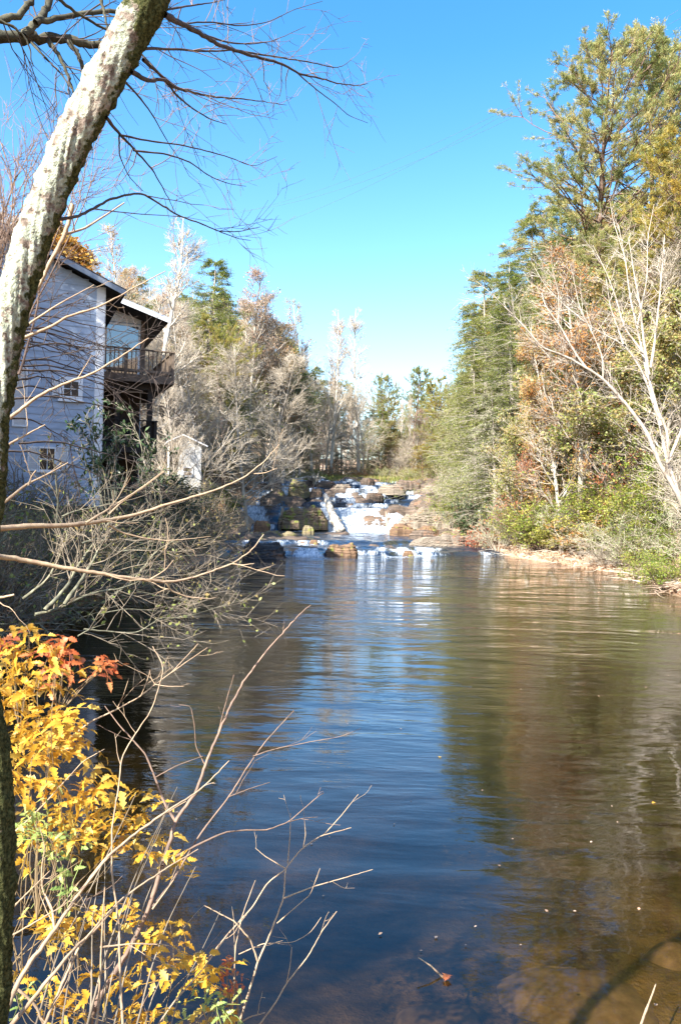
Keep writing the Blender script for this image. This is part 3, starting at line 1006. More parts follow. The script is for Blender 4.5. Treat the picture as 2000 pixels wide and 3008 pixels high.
def fill(n, pxr, Dr, skyl, kinds, name, label, group, dmin, offs=(20, 330), cat='tree', seed=1):
    g = rs(seed)
    done = []
    tries = 0
    while len(done) < n and tries < n * 40:
        tries += 1
        px = g.uniform(*pxr)
        D = g.uniform(*Dr)
        x = at(px, 1480, D)[0]
        xl, xr = np.interp(D, YL, XL), np.interp(D, YR, XR)
        if xl - 1.2 < x < xr + 1.2 and D < 93:
            continue
        if D < 45 and -18 < x < -2:
            continue
        if x < 0 and xl - x < 5.5 and 48 < D < 86:
            continue
        if any((x - a) ** 2 + (D - b) ** 2 < dmin ** 2 for a, b in done):
            continue
        done.append((x, D))
        z = gz(x, D)
        f = (D - Dr[0]) / (Dr[1] - Dr[0])
        top = np.interp(px, *skyl) + offs[0] + (1 - f) * g.uniform(.3, 1) * (offs[1] - offs[0])
        h = at(px, top, D)[2] - z
        k = kinds[g.integers(len(kinds))]
        if h < 3:
            h = g.uniform(3, 5)
        h = min(h, 21)
        put(k, name, label, cat, x, D, h, z, group, g.uniform(.9, 1.35) * (1 if h > 8 else 1.3))


fill(115, (-150, 880), (52, 104), SKY_L, ['poplar', 'bare2', 'bare_pink', 'poplar', 'poplar2', 'olive', 'bare', 'rust_thin', 'poplar', 'hemlock2'], 'hillside_tree',
     'grey or pinkish leafless tree in the crowd covering the left hillside', 'leafless trees crowding the left hillside', 2.2, seed=5)
fill(26, (850, 1180), (104, 150), SKY_L, ['bare_pink', 'bare', 'bare2', 'poplar2', 'hemlock2'], 'valley_tree',
     'small distant tree closing the valley behind the white trunks', 'distant trees behind the head of the falls', 3.0, seed=6)
fill(34, (1230, 1650), (80, 130), SKY_R, ['hemlock2', 'pine', 'hemlock', 'bare_pink', 'pine_yellow'], 'slope_evergreen',
     'evergreen or bare tree packed behind the big hemlock', 'trees packed behind the big hemlock', 2.8, seed=7)
fill(40, (-200, 1700), (125, 210), SKY_F, ['hemlock2', 'pine', 'bare_pink', 'bare', 'hemlock', 'olive'], 'distant_tree',
     'x', 'distant trees beyond the head of the falls', 4.0, (0, 60), seed=9)
fill(62, (1520, 2150), (46, 90), SKY_R, ['hemlock', 'olive', 'hemlock2', 'hemlock2', 'pine', 'olive', 'hemlock', 'rust'], 'slope_tree',
     'brown or olive tree among many on the steep right hillside', 'mixed trees on the steep right hillside', 2.2, (60, 480), seed=8)
# trees on the near left bank, outside the picture, whose shade falls across the house and the brush
for k, (kk, x, y, h) in enumerate([('hemlock2', -14, 9, 12), ('bare', -12.5, 4, 14), ('hemlock', -19, 15, 20), ('bare2', -19, 5, 15), ('hemlock2', -13, 13.5, 10), ('bare', -9, -6, 13),
                                   ('bare', -6, -10, 12), ('bare', -17, 18, 19), ('bare', -13.8, 20.3, 13), ('bare2', -15.6, 21.8, 14), ('bare', -12.2, 18.0, 10), ('hemlock2', -20, 19.5, 21), ('olive', -15.2, 20.5, 15), ('olive', -18.5, 15.5, 20), ('hemlock2', -11, 10.3, 10), ('olive', -9.8, 7, 10), ('hemlock2', -14.5, 16, 12), ('hemlock', -23, 18, 20), ('bare', -16.5, 18.5, 13), ('hemlock2', -10.5, 8, 9), ('rust', -17.5, 12, 15), ('bare2', -15, 21, 13)]):
    put(kk, 'bank_tree', 'tree on the near left bank beside the house', 'tree', x, y, h, group='trees on the near left bank', wf=1.1)

# ------------------------------------------------------------------ undergrowth
def shrubs(n, region, kinds, name, label, group, hs, dmin, seed):
    g = rs(seed)
    done = []
    tries = 0
    while len(done) < n and tries < n * 60:
        tries += 1
        x, y = g.uniform(*region[0]), g.uniform(*region[1])
        xl, xr = np.interp(y, YL, XL), np.interp(y, YR, XR)
        d = max(xl - x, x - xr)
        if not (region[2][0] < d < region[2][1]) and y < 94:
            continue
        if any((x - a) ** 2 + (y - b) ** 2 < dmin ** 2 for a, b in done):
            continue
        done.append((x, y))
        k = kinds[g.integers(len(kinds))]
        put(k, name, label, 'shrub', x, y, g.uniform(*hs), group=group, wf=g.uniform(.9, 1.4))


shrubs(90, ((9, 30), (30, 66), (2.0, 14)), ['sh_green', 'sh_green2', 'sh_olive', 'sh_grey', 'sh_bare', 'sh_rust', 'sh_green', 'sh_gold', 'sh_olive', 'sh_bare'],
       'slope_shrub', 'leafy or bare shrub in the mixed cover of the right slope', 'shrubs covering the right slope', (1.7, 3.2), 1.25, 11)
shrubs(70, ((-22, -6), (46, 90), (1.7, 12)), ['sh_olive', 'sh_bare', 'sh_bare', 'sh_rust', 'sh_olive', 'sh_green', 'sh_bare'],
       'hillside_shrub', 'brown or olive shrub at the foot of the left hillside', 'shrubs at the foot of the left hillside', (1.3, 2.8), 1.2, 12)
shrubs(46, ((-12, 20), (94, 106), (-90, 90)), ['sh_olive', 'sh_rust', 'sh_bare', 'sh_olive', 'sh_green'],
       'streamside_shrub', 'low brown shrub along the head of the falls', 'low shrubs at the head of the falls', (1.0, 2.0), .9, 13)
shrubs(26, ((8, 15), (66, 92), (.3, 5)), ['sh_grey', 'sh_green', 'sh_olive', 'sh_grey'],
       'ledge_shrub', 'grey-green shrub overhanging the dry rock shelf', 'shrubs overhanging the rock shelf', (1.5, 3), 1.2, 14)
# shrubs that can be picked out on the right bank
for k, px, D, dz, h, wf, lab in [
    ('sh_green2', 1600, 47.5, .2, 3.0, 1.3, 'bright yellow-green shrub, roundest on the right bank below the hemlock trunk'),
    ('sh_green', 1540, 49.5, .2, 2.4, 1.2, 'small green shrub between the red shrub and the rounded bright one'),
    ('sh_dark', 1395, 56.0, .3, 3.0, 1.3, 'dark evergreen shrub standing at the end of the rock slabs'),
    ('sh_red', 1432, 52.5, .1, 1.5, 1.2, 'bright red shrub under the hanging grey boughs'),
    ('sh_grey', 1468, 51.0, .4, 3.2, .9, 'grey lichen-covered shrub drooping to the rocks'),
    ('sh_rust', 1705, 44.5, .2, 2.3, 1.4, 'rust-tinted shrub right of the rounded bright green one'),
    ('sh_green2', 1790, 43.5, 1.8, 3.0, 1.4, 'yellow-green shrub up the slope above the rust-tinted one'),
    ('sh_grey', 1880, 38.5, .3, 2.6, 1.3, 'pale tangled shrub below the leaning white tree'),
    ('sh_green', 1960, 31.0, .1, 1.5, 1.3, 'glossy green shrub hanging over the driftwood pile'),
    ('sh_green2', 1900, 34.5, .1, 1.3, 1.2, 'green shrub left of the driftwood pile'),
    ('sh_bare', 1780, 40.5, .1, 1.7, 1.3, 'bleached bare shrub leaning on the shore litter'),
]:
    x = at(px, 1480, D)[0]
    put(k, 'bank_shrub', lab, 'shrub', x, D, h, group=None, wf=wf)
for k, px in enumerate(range(1470, 1990, 36)):
    for D in np.arange(62, 26, -.25):
        x = at(px, 1480, D)[0]
        if x > np.interp(D, YR, XR) + (1.7 if k % 2 else 3.0):
            break
    for D2 in np.arange(D, 26, -.25):
        x2 = at(px, 1480, D2)[0]
        if x2 < np.interp(D2, YR, XR) + (1.7 if k % 2 else 3.0):
            D, x = D2, x2
            break
    kk = ['sh_green2', 'sh_green', 'sh_green2', 'sh_olive', 'sh_green', 'sh_green2', 'sh_grey', 'sh_olive'][k % 8]
    put(kk, 'shore_shrub', 'x', 'shrub', x, D, [2.6, 1.9, 2.4, 1.8][k % 4], group='green shrubs lining the right shore', wf=1.35)
# mossy arching shrubs over the left edge of the pool
g = rs(31)
for y in np.arange(9.5, 43, .58):
    x = np.interp(y, YL, XL) - .4 - (.9 if y > 27 else 0) + g.uniform(-.9, .2)
    if g.random() < .12:
        continue
    put('sh_bank' if g.random() < .55 else 'sh_twig', 'arching_shrub', 'mossy arching shrub leaning over the left edge of the pool', 'shrub', x, y, g.uniform(1.5, 2.6) * (1 if y < 27 else .8), group='arching shrubs along the left edge of the pool', wf=1.15)
shrubs(60, ((-14, -6.5), (14, 44), (1.2, 5)), ['sh_bank', 'sh_twig', 'sh_dark', 'sh_twig', 'sh_bank'],
       'bank_brush', 'tangled shrub between the pool and the house', 'tangled shrubs between pool and house', (1.6, 3.0), .8, 15)


# ------------------------------------------------------------------ rocks
def rock(name, label, px, py, D, w, d, h, mat, seed, lay=5, tilt=0, yaw=0, top=.75, base_z=None):
    """layered boulder: its foot at the picture point (px,py) at distance D"""
    g = rs(seed)
    p = at(px, py, D)
    zb = p[2] if base_z is None else base_z
    o_ = None
    K, J = (96, 40) if w > 1.3 else (48, 20)
    a = np.arange(K) * 2 * math.pi / K
    sq = (np.abs(np.cos(a)) ** 3.2 + np.abs(np.sin(a)) ** 3.2) ** (-1 / 3.2)
    ca, sa = np.cos(a), np.sin(a)
    out = 1 + .16 * fbm(ca * 1.3 + seed * 3.1, sa * 1.3 + 4, seed, 3) + .07 * fbm(ca * 5 + seed, sa * 5, seed + 1, 3)
    q = np.concatenate([np.linspace(1.06, .80, int(J * .6)), np.linspace(.78, .02, J - int(J * .6))])
    QQ, _ = np.meshgrid(q, a, indexing='ij')
    X0 = QQ * (ca * sq * out)[None] * w / 2
    Y0 = QQ * (sa * sq * out)[None] * d / 2
    pr = 1 - np.clip((QQ - .55) / .51, 0, 1) ** 2.0
    Zz = h * pr * (1 + .28 * fbm(X0 * 1.1 + seed, Y0 * 1.1, seed + 5, 3)) + tilt * X0 * 1.2
    st_h = h / lay
    zs = Zz / st_h + .7 * vnoise(X0 * .9 + seed, Y0 * .9, seed + 8)
    fz = zs - np.floor(zs)
    Zs = (np.floor(zs) + sstep(.35, .8, fz) - .7 * vnoise(X0 * .9 + seed, Y0 * .9, seed + 8)) * st_h
    Zz = .25 * Zz + .75 * Zs + .05 * h * fbm(X0 * 4, Y0 * 4, seed + 9, 3)
    # undercut each bedding plane a little
    und = 1 + .035 * np.sin(Zs / st_h * 6.28) + .02 * vnoise(X0 * 6, Zz * 8, seed)
    Zz = np.where(QQ > 1.03, -.5, Zz)
    Vv = np.stack([X0 * und, Y0 * und, Zz], -1).reshape(-1, 3)
    i = np.arange(len(q) * K).reshape(len(q), K)
    j = np.roll(i, -1, 1)
    o_ = MB().add(Vv, np.stack([i[:-1], j[:-1], j[1:], i[1:]], -1).reshape(-1, 4)).obj(name, M[mat], None, smooth=False)
    o_.location = (p[0], D, zb)
    o_.rotation_euler = (0, 0, yaw)
    root = tag(o_, label, 'rock')
    return root


rock('rock_block', 'dark brown layered block left of the main white chute', 890, 1537, 68.3, 4.2, 2.6, 1.25, 'rock_brown', 1, 5, .04, .1)
rock('rock_shelf', 'broad pale layered rock shelf right of the main chute', 1268, 1538, 69.5, 5.0, 4.2, 1.15, 'rock_tan', 2, 6, .05, -.1)
rock('rock_slab', 'long pale slab slanting into the water at the right bank', 1300, 1612, 53.5, 5.6, 1.6, .75, 'rock_tan', 3, 4, .10, .2)
rock('rock_slab', 'narrow brown slab lying on top of the long pale slab', 1345, 1580, 56.5, 3.6, 1.2, .5, 'rock_brown', 4, 3, .12, .1)
rock('leafy_rock', 'orange leaf-covered mound in the first low fall', 1000, 1630, 45.6, 1.9, 1.2, .62, 'rock_orange', 5, 4, .03)
rock('dark_boulder', 'black wet boulder at the foot of the left bank', 775, 1645, 42.0, 2.3, 1.6, .9, 'rock_dark', 6, 3, -.08)
rock('grassy_boulder', 'straw-covered boulder at the upper left of the cascade', 878, 1449, 79.5, 2.1, 1.5, 1.25, 'rock_moss', 7, 4, -.15)
rock('flat_rock', 'flat pale rock near the top of the cascade', 1008, 1440, 82, 1.9, 1.0, .55, 'rock_tan', 8, 2)
rock('mossy_rock', 'mossy low rock beside the left side fall', 812, 1456, 77.5, 1.7, 1.0, .5, 'rock_brown', 9, 3)
rock('brown_rock', 'brown rock just right of the straw-covered boulder', 930, 1450, 78.5, 1.1, .8, .5, 'rock_bed', 10, 3)
g = rs(55)
for k, (px, py, D, w, mat) in enumerate([(800, 1575, 57, 1.2, 'rock_moss'), (850, 1578, 57, 1.1, 'rock_moss'), (905, 1560, 60, .9, 'rock_moss'), (922, 1598, 50, .5, 'rock_orange'),
                                         (770, 1545, 62, 1.3, 'rock_orange'), (1180, 1558, 63, 1.8, 'rock_orange'), (1255, 1560, 62, 1.6, 'rock_orange'), (1240, 1575, 58, 1.8, 'rock_bed'),
                                         (1198, 1634, 47, .6, 'rock_orange'), (1100, 1458, 77, 1.6, 'rock_bed'), (1150, 1440, 81, 2.4, 'rock_tan'),
                                         (1200, 1425, 86, 2.6, 'rock_bed'), (1275, 1440, 82, 2.2, 'rock_tan'), (960, 1425, 85, 1.8, 'rock_bed'), (1080, 1415, 89, 1.6, 'rock_bed'), (890, 1600, 50, .35, 'rock_orange'), (865, 1535, 64, .8, 'rock_brown')]):
    nm_ = {'rock_moss': 'straw-coloured', 'rock_orange': 'orange leaf-littered', 'rock_bed': 'dark brown', 'rock_tan': 'pale tan', 'rock_brown': 'mossy brown'}[mat]
    wh_ = ('left of the log' if px < 930 and D < 65 else 'below the dry shelf' if D < 70 else 'in the upper cascade')
    sz_ = 'small' if w < .8 else 'mid-sized' if w < 1.5 else 'broad'
    rock('stream_stone', '%s %s low stone %s, at %s' % (sz_, nm_, wh_, ['its far left', 'its left', 'its left middle', 'its middle', 'its right middle', 'its right', 'its far right'][min(6, int((px - 760) / 76))]),
         px, py, D, w, w * .6, .22 + .12 * w, mat, 60 + k, 2)['group'] = 'low stones breaking the stream'

# fallen log standing in the falls
def log(name, label, pts, radii, mat, sides=12, seed=1, cat='log'):
    g = rs(seed)
    P = np.array(pts)
    t = np.linspace(0, 1, len(P))
    tt = np.linspace(0, 1, 26)
    P = np.stack([np.interp(tt, t, P[:, k]) for k in range(3)], 1)
    P += np.stack([vnoise(tt * 5, tt * 0 + seed + k, 3) for k in range(3)], 1) * radii[0] * .25
    R = np.interp(tt, np.linspace(0, 1, len(radii)), radii) * (1 + .08 * g.normal(0, 1, 26))
    R[0] *= .8
    base = P[0].copy()
    root = thing(name, label, cat, base)
    mb = MB().tubes(P - base, R, sides)
    mb.V[0] += g.normal(0, radii[0] * .05, mb.V[0].shape)
    n = len(mb.V[0])
    mb.add(np.array([P[0] - base, P[-1] - base]), None, None)
    T = [[n, (k + 1) % sides, k] for k in range(sides)] + [[n + 1, n - sides + k, n - sides + (k + 1) % sides] for k in range(sides)]
    mb.T.append(np.array(T))
    mb.obj('log_bark', M[mat], root)
    return root, P - base, R


r_, P_, R_ = log('fallen_log', 'bleached fallen log leaning upright against the main chute', [at(1003, 1562, 66.2), at(985, 1530, 67.8), at(968, 1490, 69.6), at(955, 1455, 71.5)], [.42, .36, .30, .20], 'bark_white', 12, 3)
mb = MB()
for k, i in enumerate((9, 15, 20)):
    mb.tubes(np.array([P_[i], P_[i] + [.35, -.1, .05 + .05 * k], P_[i] + [.6, -.15, .02]]), np.array([.07, .05, .02]), 5)
mb.obj('branch_stub', M['bark_pale'], r_)
log('drift_log', 'slim bleached log caught at the top left of the cascade', [at(860, 1410, 86), at(900, 1402, 86), at(955, 1404, 86)], [.10, .12, .06], 'bark_white', 8, 4)
rt = thing('root_stump', 'bleached tangled root stump at the top of the cascade', 'stump', at(925, 1412, 86))
g = rs(9)
p, t = grow(np.zeros((26, 3)), g.normal(0, 1, (26, 3)) + [0, -.3, .7], g.uniform(.6, 1.5, 26), 6, .3, 0, g)
MB().tubes(p, taper(26, 6, .10, .03), 6).obj('root', M['bark_white'], rt)

# driftwood and litter on the right shore
M['driftwood'] = simple('driftwood', (.46, .35, .25), (.22, .15, .10), 9, .85, .3)
g = rs(71)


def sticks(name, label, pts, n, L, r, mats, group=None, seed=1, spread=.5):
    g = rs(seed)
    pts = np.array(pts)
    k = g.integers(0, len(pts), n)
    p0 = pts[k] + g.normal(0, spread, (n, 3)) * [1, 1, .15]
    p0[:, 2] = np.maximum(p0[:, 2], ground(p0[:, 0], p0[:, 1]) + .03) + g.uniform(0, .22, n)
    a = g.uniform(0, 6.28, n)
    d = np.stack([np.cos(a), np.sin(a), g.normal(0, .12, n)], 1)
    P, T = grow(p0, d, g.uniform(.3, 1, n) * L, 5, .12, -.02, g)
    P[:, :, 2] = np.maximum(P[:, :, 2], .04)
    o = MB().tubes(P, taper(n, 5, g.uniform(.4, 1, n) * r, .006), 5).obj(name, M[mats])
    tag(o, label, 'driftwood', group, 'stuff')
    return o


pile = [[x, y, gz(x, y)] for x, y in [(12.6, 28.2), (12.9, 28.8), (13.3, 29.6), (12.7, 29.4), (13.8, 30), (13.2, 28.4)]]
sticks('driftwood_pile', 'pile of bleached sticks and logs at the water edge by the right side of the frame', pile, 110, 1.4, .035, 'driftwood', seed=3, spread=.45)
line = [[np.interp(y, YR, XR) + .7, y, .1] for y in np.arange(31, 53, .4)]
sticks('shore_debris', 'scattered pale sticks and dead branches along the right shore', line, 420, 1.5, .03, 'twig_pale', seed=4, spread=.55)
n = 16000
y = g.uniform(27, 60, n)
x = np.interp(y, YR, XR) + g.uniform(-.1, 4.0, n)
P = np.stack([x, y, ground(x, y) + .03], 1)
mb = MB()
leaves(mb, P, .11, g, .7, 1.5)
tag(mb.obj('shore_litter', M['litter']), 'tan dead leaves strewn along the right shore', 'leaf litter', None, 'stuff')
n = 30000
x, y = g.uniform(-26, 26, n), g.uniform(44, 112, n)
w = np.interp(y, YL, XL), np.interp(y, YR, XR)
kk = (x < w[0] - .2) | (x > w[1] + .2) | (y > 95)
x, y = x[kk], y[kk]
mb = MB()
leaves(mb, np.stack([x, y, ground(x, y) + .04], 1), .2, g, .7, 1.2)
tag(mb.obj('fallen_leaves', M['litter']), 'brown fallen leaves over the forest floor', 'leaf litter', None, 'stuff')
# dead grass along head of falls
n = 14000
x, y = g.uniform(-12, 18, n), g.uniform(92.5, 104, n)
P = np.stack([x, y, ground(x, y)], 1)
mb = MB()
leaves(mb, P, .65, g, .10, 0, np.array([0, 0, 1.0]) + g.normal(0, .3, (n, 3)))
tag(mb.obj('dead_grass', M['leaf_olive']), 'straw-coloured dead grass and weeds at the head of the falls', 'dead grass', None, 'stuff')

# ------------------------------------------------------------------ house
M['siding'] = simple('siding', (.45, .53, .65), (.27, .33, .42), 1.3, .6, .15, (1, 1, 4))
M['fascia'] = simple('fascia', (.24, .29, .36), (.14, .17, .22), 3, .7, .2)
M['shed_paint'] = simple('shed_paint', (.62, .62, .60), (.34, .33, .30), 2.2, .8, .3)
M['trim_white'] = simple('trim_white', (.80, .82, .84), (.70, .72, .74), 5, .5, .1)
M['roof_dark'] = simple('roof_dark', (.07, .07, .08), (.03, .03, .035), 12, .9, .4)
M['deck_wood'] = simple('deck_wood', (.20, .15, .11), (.08, .06, .045), 6, .85, .4, (1, 1, 1))
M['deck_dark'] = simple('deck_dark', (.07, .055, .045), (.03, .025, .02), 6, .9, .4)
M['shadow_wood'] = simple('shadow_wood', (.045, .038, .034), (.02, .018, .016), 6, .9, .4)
M['curtain'] = simple('curtain', (.45, .42, .38), (.25, .22, .2), 9, .9, 0, (6, 6, .4))
mg, nt, b = newmat('window_glass')
b.inputs['Base Color'].default_value = (.02, .03, .04, 1)
b.inputs['Roughness'].default_value = .03
b.inputs['Specular IOR Level'].default_value = 1.0
b.inputs['IOR'].default_value = 2.0
M['glass'] = mg
M['glass_dark'] = simple('glass_dark', (.03, .03, .032), (.02, .02, .022), 2, .12, 0)
YAW = math.radians(22.8)
u_ = np.array([math.cos(YAW), math.sin(YAW), 0])
v_ = np.array([-math.sin(YAW), math.cos(YAW), 0])
O = at(292, 1488, 26.0)
ZB = float(O[2])
HOUSE = thing('house', 'pale blue clapboard house on posts above the left bank', 'house', (O[0], O[1], 0), None, YAW)


def hpart(name, mat, boxes, parent=None, label=None, smooth=False):
    """boxes in house axes: (u0,u1,v0,v1,z0,z1)"""
    if len(boxes) > 1 and name in ('deck_beam', 'floor_beam', 'top_rail', 'bottom_rail', 'rim_joist'):
        for b_ in boxes:
            hpart(name, mat, [b_], parent)
        return
    mb = MB()
    for b_ in boxes:
        u0, u1, v0, v1, z0, z1 = b_
        mb.box(((u0 + u1) / 2, (v0 + v1) / 2, (z0 + z1) / 2), (abs(u1 - u0), abs(v1 - v0), abs(z1 - z0)))
    o = mb.obj(name, M[mat], parent if parent is not None else HOUSE, smooth)
    if label:
        o['label'] = label
    return o


ZE = float(at(308, 850, 26.2)[2])          # wall top at the right corner
SL = .42                                   # roof rise to the left
WL = -6.5
ex = .225
nb = int((ZE + SL * 6.5 - ZB) / ex) + 1
for k in range(nb):
    z0 = ZB + k * ex
    z1 = z0 + ex + .004
    # where the sloping eave cuts the board
    ur = min(-.22, -(z1 - ZE) / SL)
    if ur < WL + .3:
        break
    mb = MB()
    zz0, zz1 = z0, z1
    V = [[WL, -.022, zz0], [ur, -.022, zz0], [ur, -.003, zz1], [WL, -.003, zz1], [WL, 0.02, zz0], [ur, 0.02, zz0], [ur, .02, zz1], [WL, .02, zz1]]
    mb.add(np.array(V) + [0, 0, 0], [[0, 1, 2, 3], [5, 4, 7, 6], [4, 5, 1, 0], [3, 2, 6, 7], [1, 5, 6, 2], [4, 0, 3, 7]])
    mb.obj('siding_board', M['siding'], HOUSE, False)
# solid wall behind (front face with sloping top) and sides
zt = ZE - .06
V = [[WL, .022, ZB], [-.02, .022, ZB], [-.02, .022, zt], [WL, .022, zt - SL * WL],
     [WL, 5.6, ZB], [-.02, 5.6, ZB], [-.02, 5.6, zt], [WL, 5.6, zt - SL * WL]]
MB().add(V, [[0, 1, 2, 3], [5, 4, 7, 6], [1, 5, 6, 2], [4, 0, 3, 7], [4, 5, 1, 0]]).obj('wall', M['siding'], HOUSE, False)
for k in range(int((ZE - ZB) / ex)):
    hpart('siding_board', 'siding', [(-.018, .012, .10, 5.6, ZB + k * ex + .01, ZB + k * ex + ex)])
hpart('corner_board', 'trim_white', [(-.24, .03, -.05, .02, ZB - .02, ZE), (.0135, .045, -.05, .16, ZB - .02, ZE)])
# roof: slab sloping down to the right with fascia and soffit
ov, fv = .62, -.55


def roof_slab(u0, u1, v0, v1, ze, sl, th, mat, name, parent=HOUSE, lift=0):
    f = lambda u: ze - sl * u + lift
    V = [[u0, v0, f(u0)], [u1, v0, f(u1)], [u1, v1, f(u1)], [u0, v1, f(u0)]]
    V += [[a, b_, c - th] for a, b_, c in V]
    return MB().add(V, [[0, 1, 2, 3], [7, 6, 5, 4], [4, 5, 1, 0], [5, 6, 2, 1], [6, 7, 3, 2], [7, 4, 0, 3]]).obj(name, M[mat], parent, False)


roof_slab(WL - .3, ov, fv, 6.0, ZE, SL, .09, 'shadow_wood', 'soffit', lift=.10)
roof_slab(WL - .3, ov + .03, fv - .03, 6.0, ZE, SL, .05, 'roof_dark', 'roof', lift=.155)
roof_slab(WL - .3, ov + .02, fv - .04, fv - .003, ZE, SL, .17, 'fascia', 'fascia', lift=.10)
# windows
def window(u0, u1, z0, z1, fr=.09, mull=(1, 1), shut=None, dv=-.035):
    f = hpart('window', 'trim_white', [(u0 - fr, u0, dv - .04, .02, z0 - fr, z1 + fr), (u1, u1 + fr, dv - .04, .02, z0 - fr, z1 + fr),
                                       (u0, u1, dv - .04, .02, z1, z1 + fr), (u0, u1, dv - .04, .02, z0 - fr, z0)])
    hpart('pane', 'glass_dark', [(u0, u1, dv - .012, dv + .0, z0, z1)], f)
    bx = []
    for k in range(mull[0]):
        uu = u0 + (u1 - u0) * (k + 1) / (mull[0] + 1)
        bx.append((uu - .012, uu + .012, dv - .03, dv - .013, z0, z1))
    hpart('muntin', 'trim_white', bx, f)
    if mull[1]:
        hpart('muntin', 'trim_white', [(u0, u1, dv - .034, dv - .014, (z0 + z1) / 2 - .012, (z0 + z1) / 2 + .012)], f)
    hpart('sill', 'trim_white', [(u0 - fr - .04, u1 + fr + .04, dv - .09, dv - .041, z0 - fr - .04, z0 - fr + .02)], f)
    return f


def pz(py, px=200, D=25.4):
    return float(at(px, py, D)[2])


def pu(px, D=None):
    """u coordinate on the front wall for a photo column"""
    v = CR @ np.array([(px - 1000) / F, -(1250 - 1504) / F, -1.0])
    # intersect ray with wall plane through O, normal v_
    s_ = np.dot(O - CAM, v_) / np.dot(v, v_)
    p = CAM + v * s_
    return float(np.dot(p - O, u_))


def shutter(px0, px1, py0, py1, n=12):
    u0, u1 = pu(px0), pu(px1)
    z1, z0 = pz(py0, px0), pz(py1, px0)
    s_ = hpart('shutter', 'trim_white', [(u0, u0 + .05, -.075, -.031, z0, z1), (u1 - .05, u1, -.075, -.031, z0, z1), (u0 + .05, u1 - .05, -.07, -.031, z0, z0 + .05), (u0 + .05, u1 - .05, -.07, -.031, z1 - .05, z1)])
    for k in range(n):
        zc = z0 + .05 + (z1 - z0 - .1) * (k + .5) / n
        hh = (z1 - z0 - .1) / n
        mb = MB().box(((u0 + u1) / 2, -.05, zc), (u1 - u0 - .1, .012, hh * .95), [[1, 0, 0], [0, .9, .43], [0, -.43, .9]])
        mb.obj('slat', M['trim_white'], s_, False)


window(pu(186), pu(228), pz(1162, 200), pz(1118, 200), .14)
window(pu(121), pu(163), pz(1380, 140), pz(1318, 140), .06)
shutter(151, 170, 1113, 1168)
shutter(84, 118, 1312, 1384)
shutter(167, 204, 1312, 1384)
shutter(36, 80, 1082, 1256, 26)
# supports below the floor
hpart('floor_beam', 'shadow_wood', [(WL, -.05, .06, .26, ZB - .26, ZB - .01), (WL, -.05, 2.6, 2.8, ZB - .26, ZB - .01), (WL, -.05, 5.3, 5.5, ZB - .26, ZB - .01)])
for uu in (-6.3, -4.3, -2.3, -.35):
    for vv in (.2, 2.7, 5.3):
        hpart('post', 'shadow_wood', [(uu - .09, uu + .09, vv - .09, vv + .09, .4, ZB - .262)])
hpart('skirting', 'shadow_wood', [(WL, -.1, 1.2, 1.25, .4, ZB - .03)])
# rear wing
U2, V2 = 2.1, 5.6
ZW = float(at(410, 945, 31.5)[2])
dz0 = float(at(500, 1108, 29.7)[2])        # deck top
SLW = .30
zt2 = ZW
wl2 = -.02
hpart('wing_wall', 'siding', [(wl2 - .1, U2, V2 + .03, 12, 3.2, ZW)])
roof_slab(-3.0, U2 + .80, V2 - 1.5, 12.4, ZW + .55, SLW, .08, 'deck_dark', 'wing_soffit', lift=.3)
roof_slab(-3.0, U2 + .85, V2 - 1.55, 12.4, ZW + .55, SLW, .05, 'siding', 'wing_roof', lift=.355)
roof_slab(-3.0, U2 + .83, V2 - 1.56, V2 - 1.503, ZW + .55, SLW, .15, 'trim_white', 'wing_fascia', lift=.30)
V = [[-.4, V2 - .02, ZW + .0], [U2, V2 - .02, ZW], [U2, V2 - .02, ZW + .75 - SLW * U2], [-.4, V2 - .02, ZW + .75 + .4 * SLW]]
V += [[a, V2 + .028, c] for a, b_, c in V]
MB().add(V, [[0, 1, 2, 3], [7, 6, 5, 4], [4, 5, 1, 0], [5, 6, 2, 1], [6, 7, 3, 2], [7, 4, 0, 3]]).obj('gable_board', M['trim_white'], HOUSE, False)
for k in range(9):
    hpart('gable_batten', 'trim_white', [(.1 + k * .24, .12 + k * .24, V2 - .035, V2 - .0201, ZW + .01, ZW + .68 - SLW * (.12 + k * .24))])
hpart('wing_post', 'deck_wood', [(U2 - .08, U2 + .06, V2 - .12, V2 + .02, dz0, ZW + .1)])
# sliding glass door
zd1 = ZW - .06
dr = hpart('sliding_door', 'trim_white', [(.02, .10, V2 - .06, V2 + .03, dz0, zd1), (.62, .70, V2 - .06, V2 + .03, dz0, zd1), (U2 - .18, U2 - .10, V2 - .06, V2 + .03, dz0, zd1),
                                          (.10, .62, V2 - .06, V2 + .03, zd1 - .08, zd1), (.70, U2 - .18, V2 - .06, V2 + .03, zd1 - .08, zd1), (.10, .62, V2 - .06, V2 + .03, dz0, dz0 + .1), (.70, U2 - .18, V2 - .06, V2 + .03, dz0, dz0 + .1)])
hpart('pane', 'glass', [(.10, .62, V2 - .03, V2 - .01, dz0 + .1, zd1 - .08)], dr)
hpart('pane', 'glass', [(.70, U2 - .18, V2 - .03, V2 - .01, dz0 + .1, zd1 - .08)], dr)


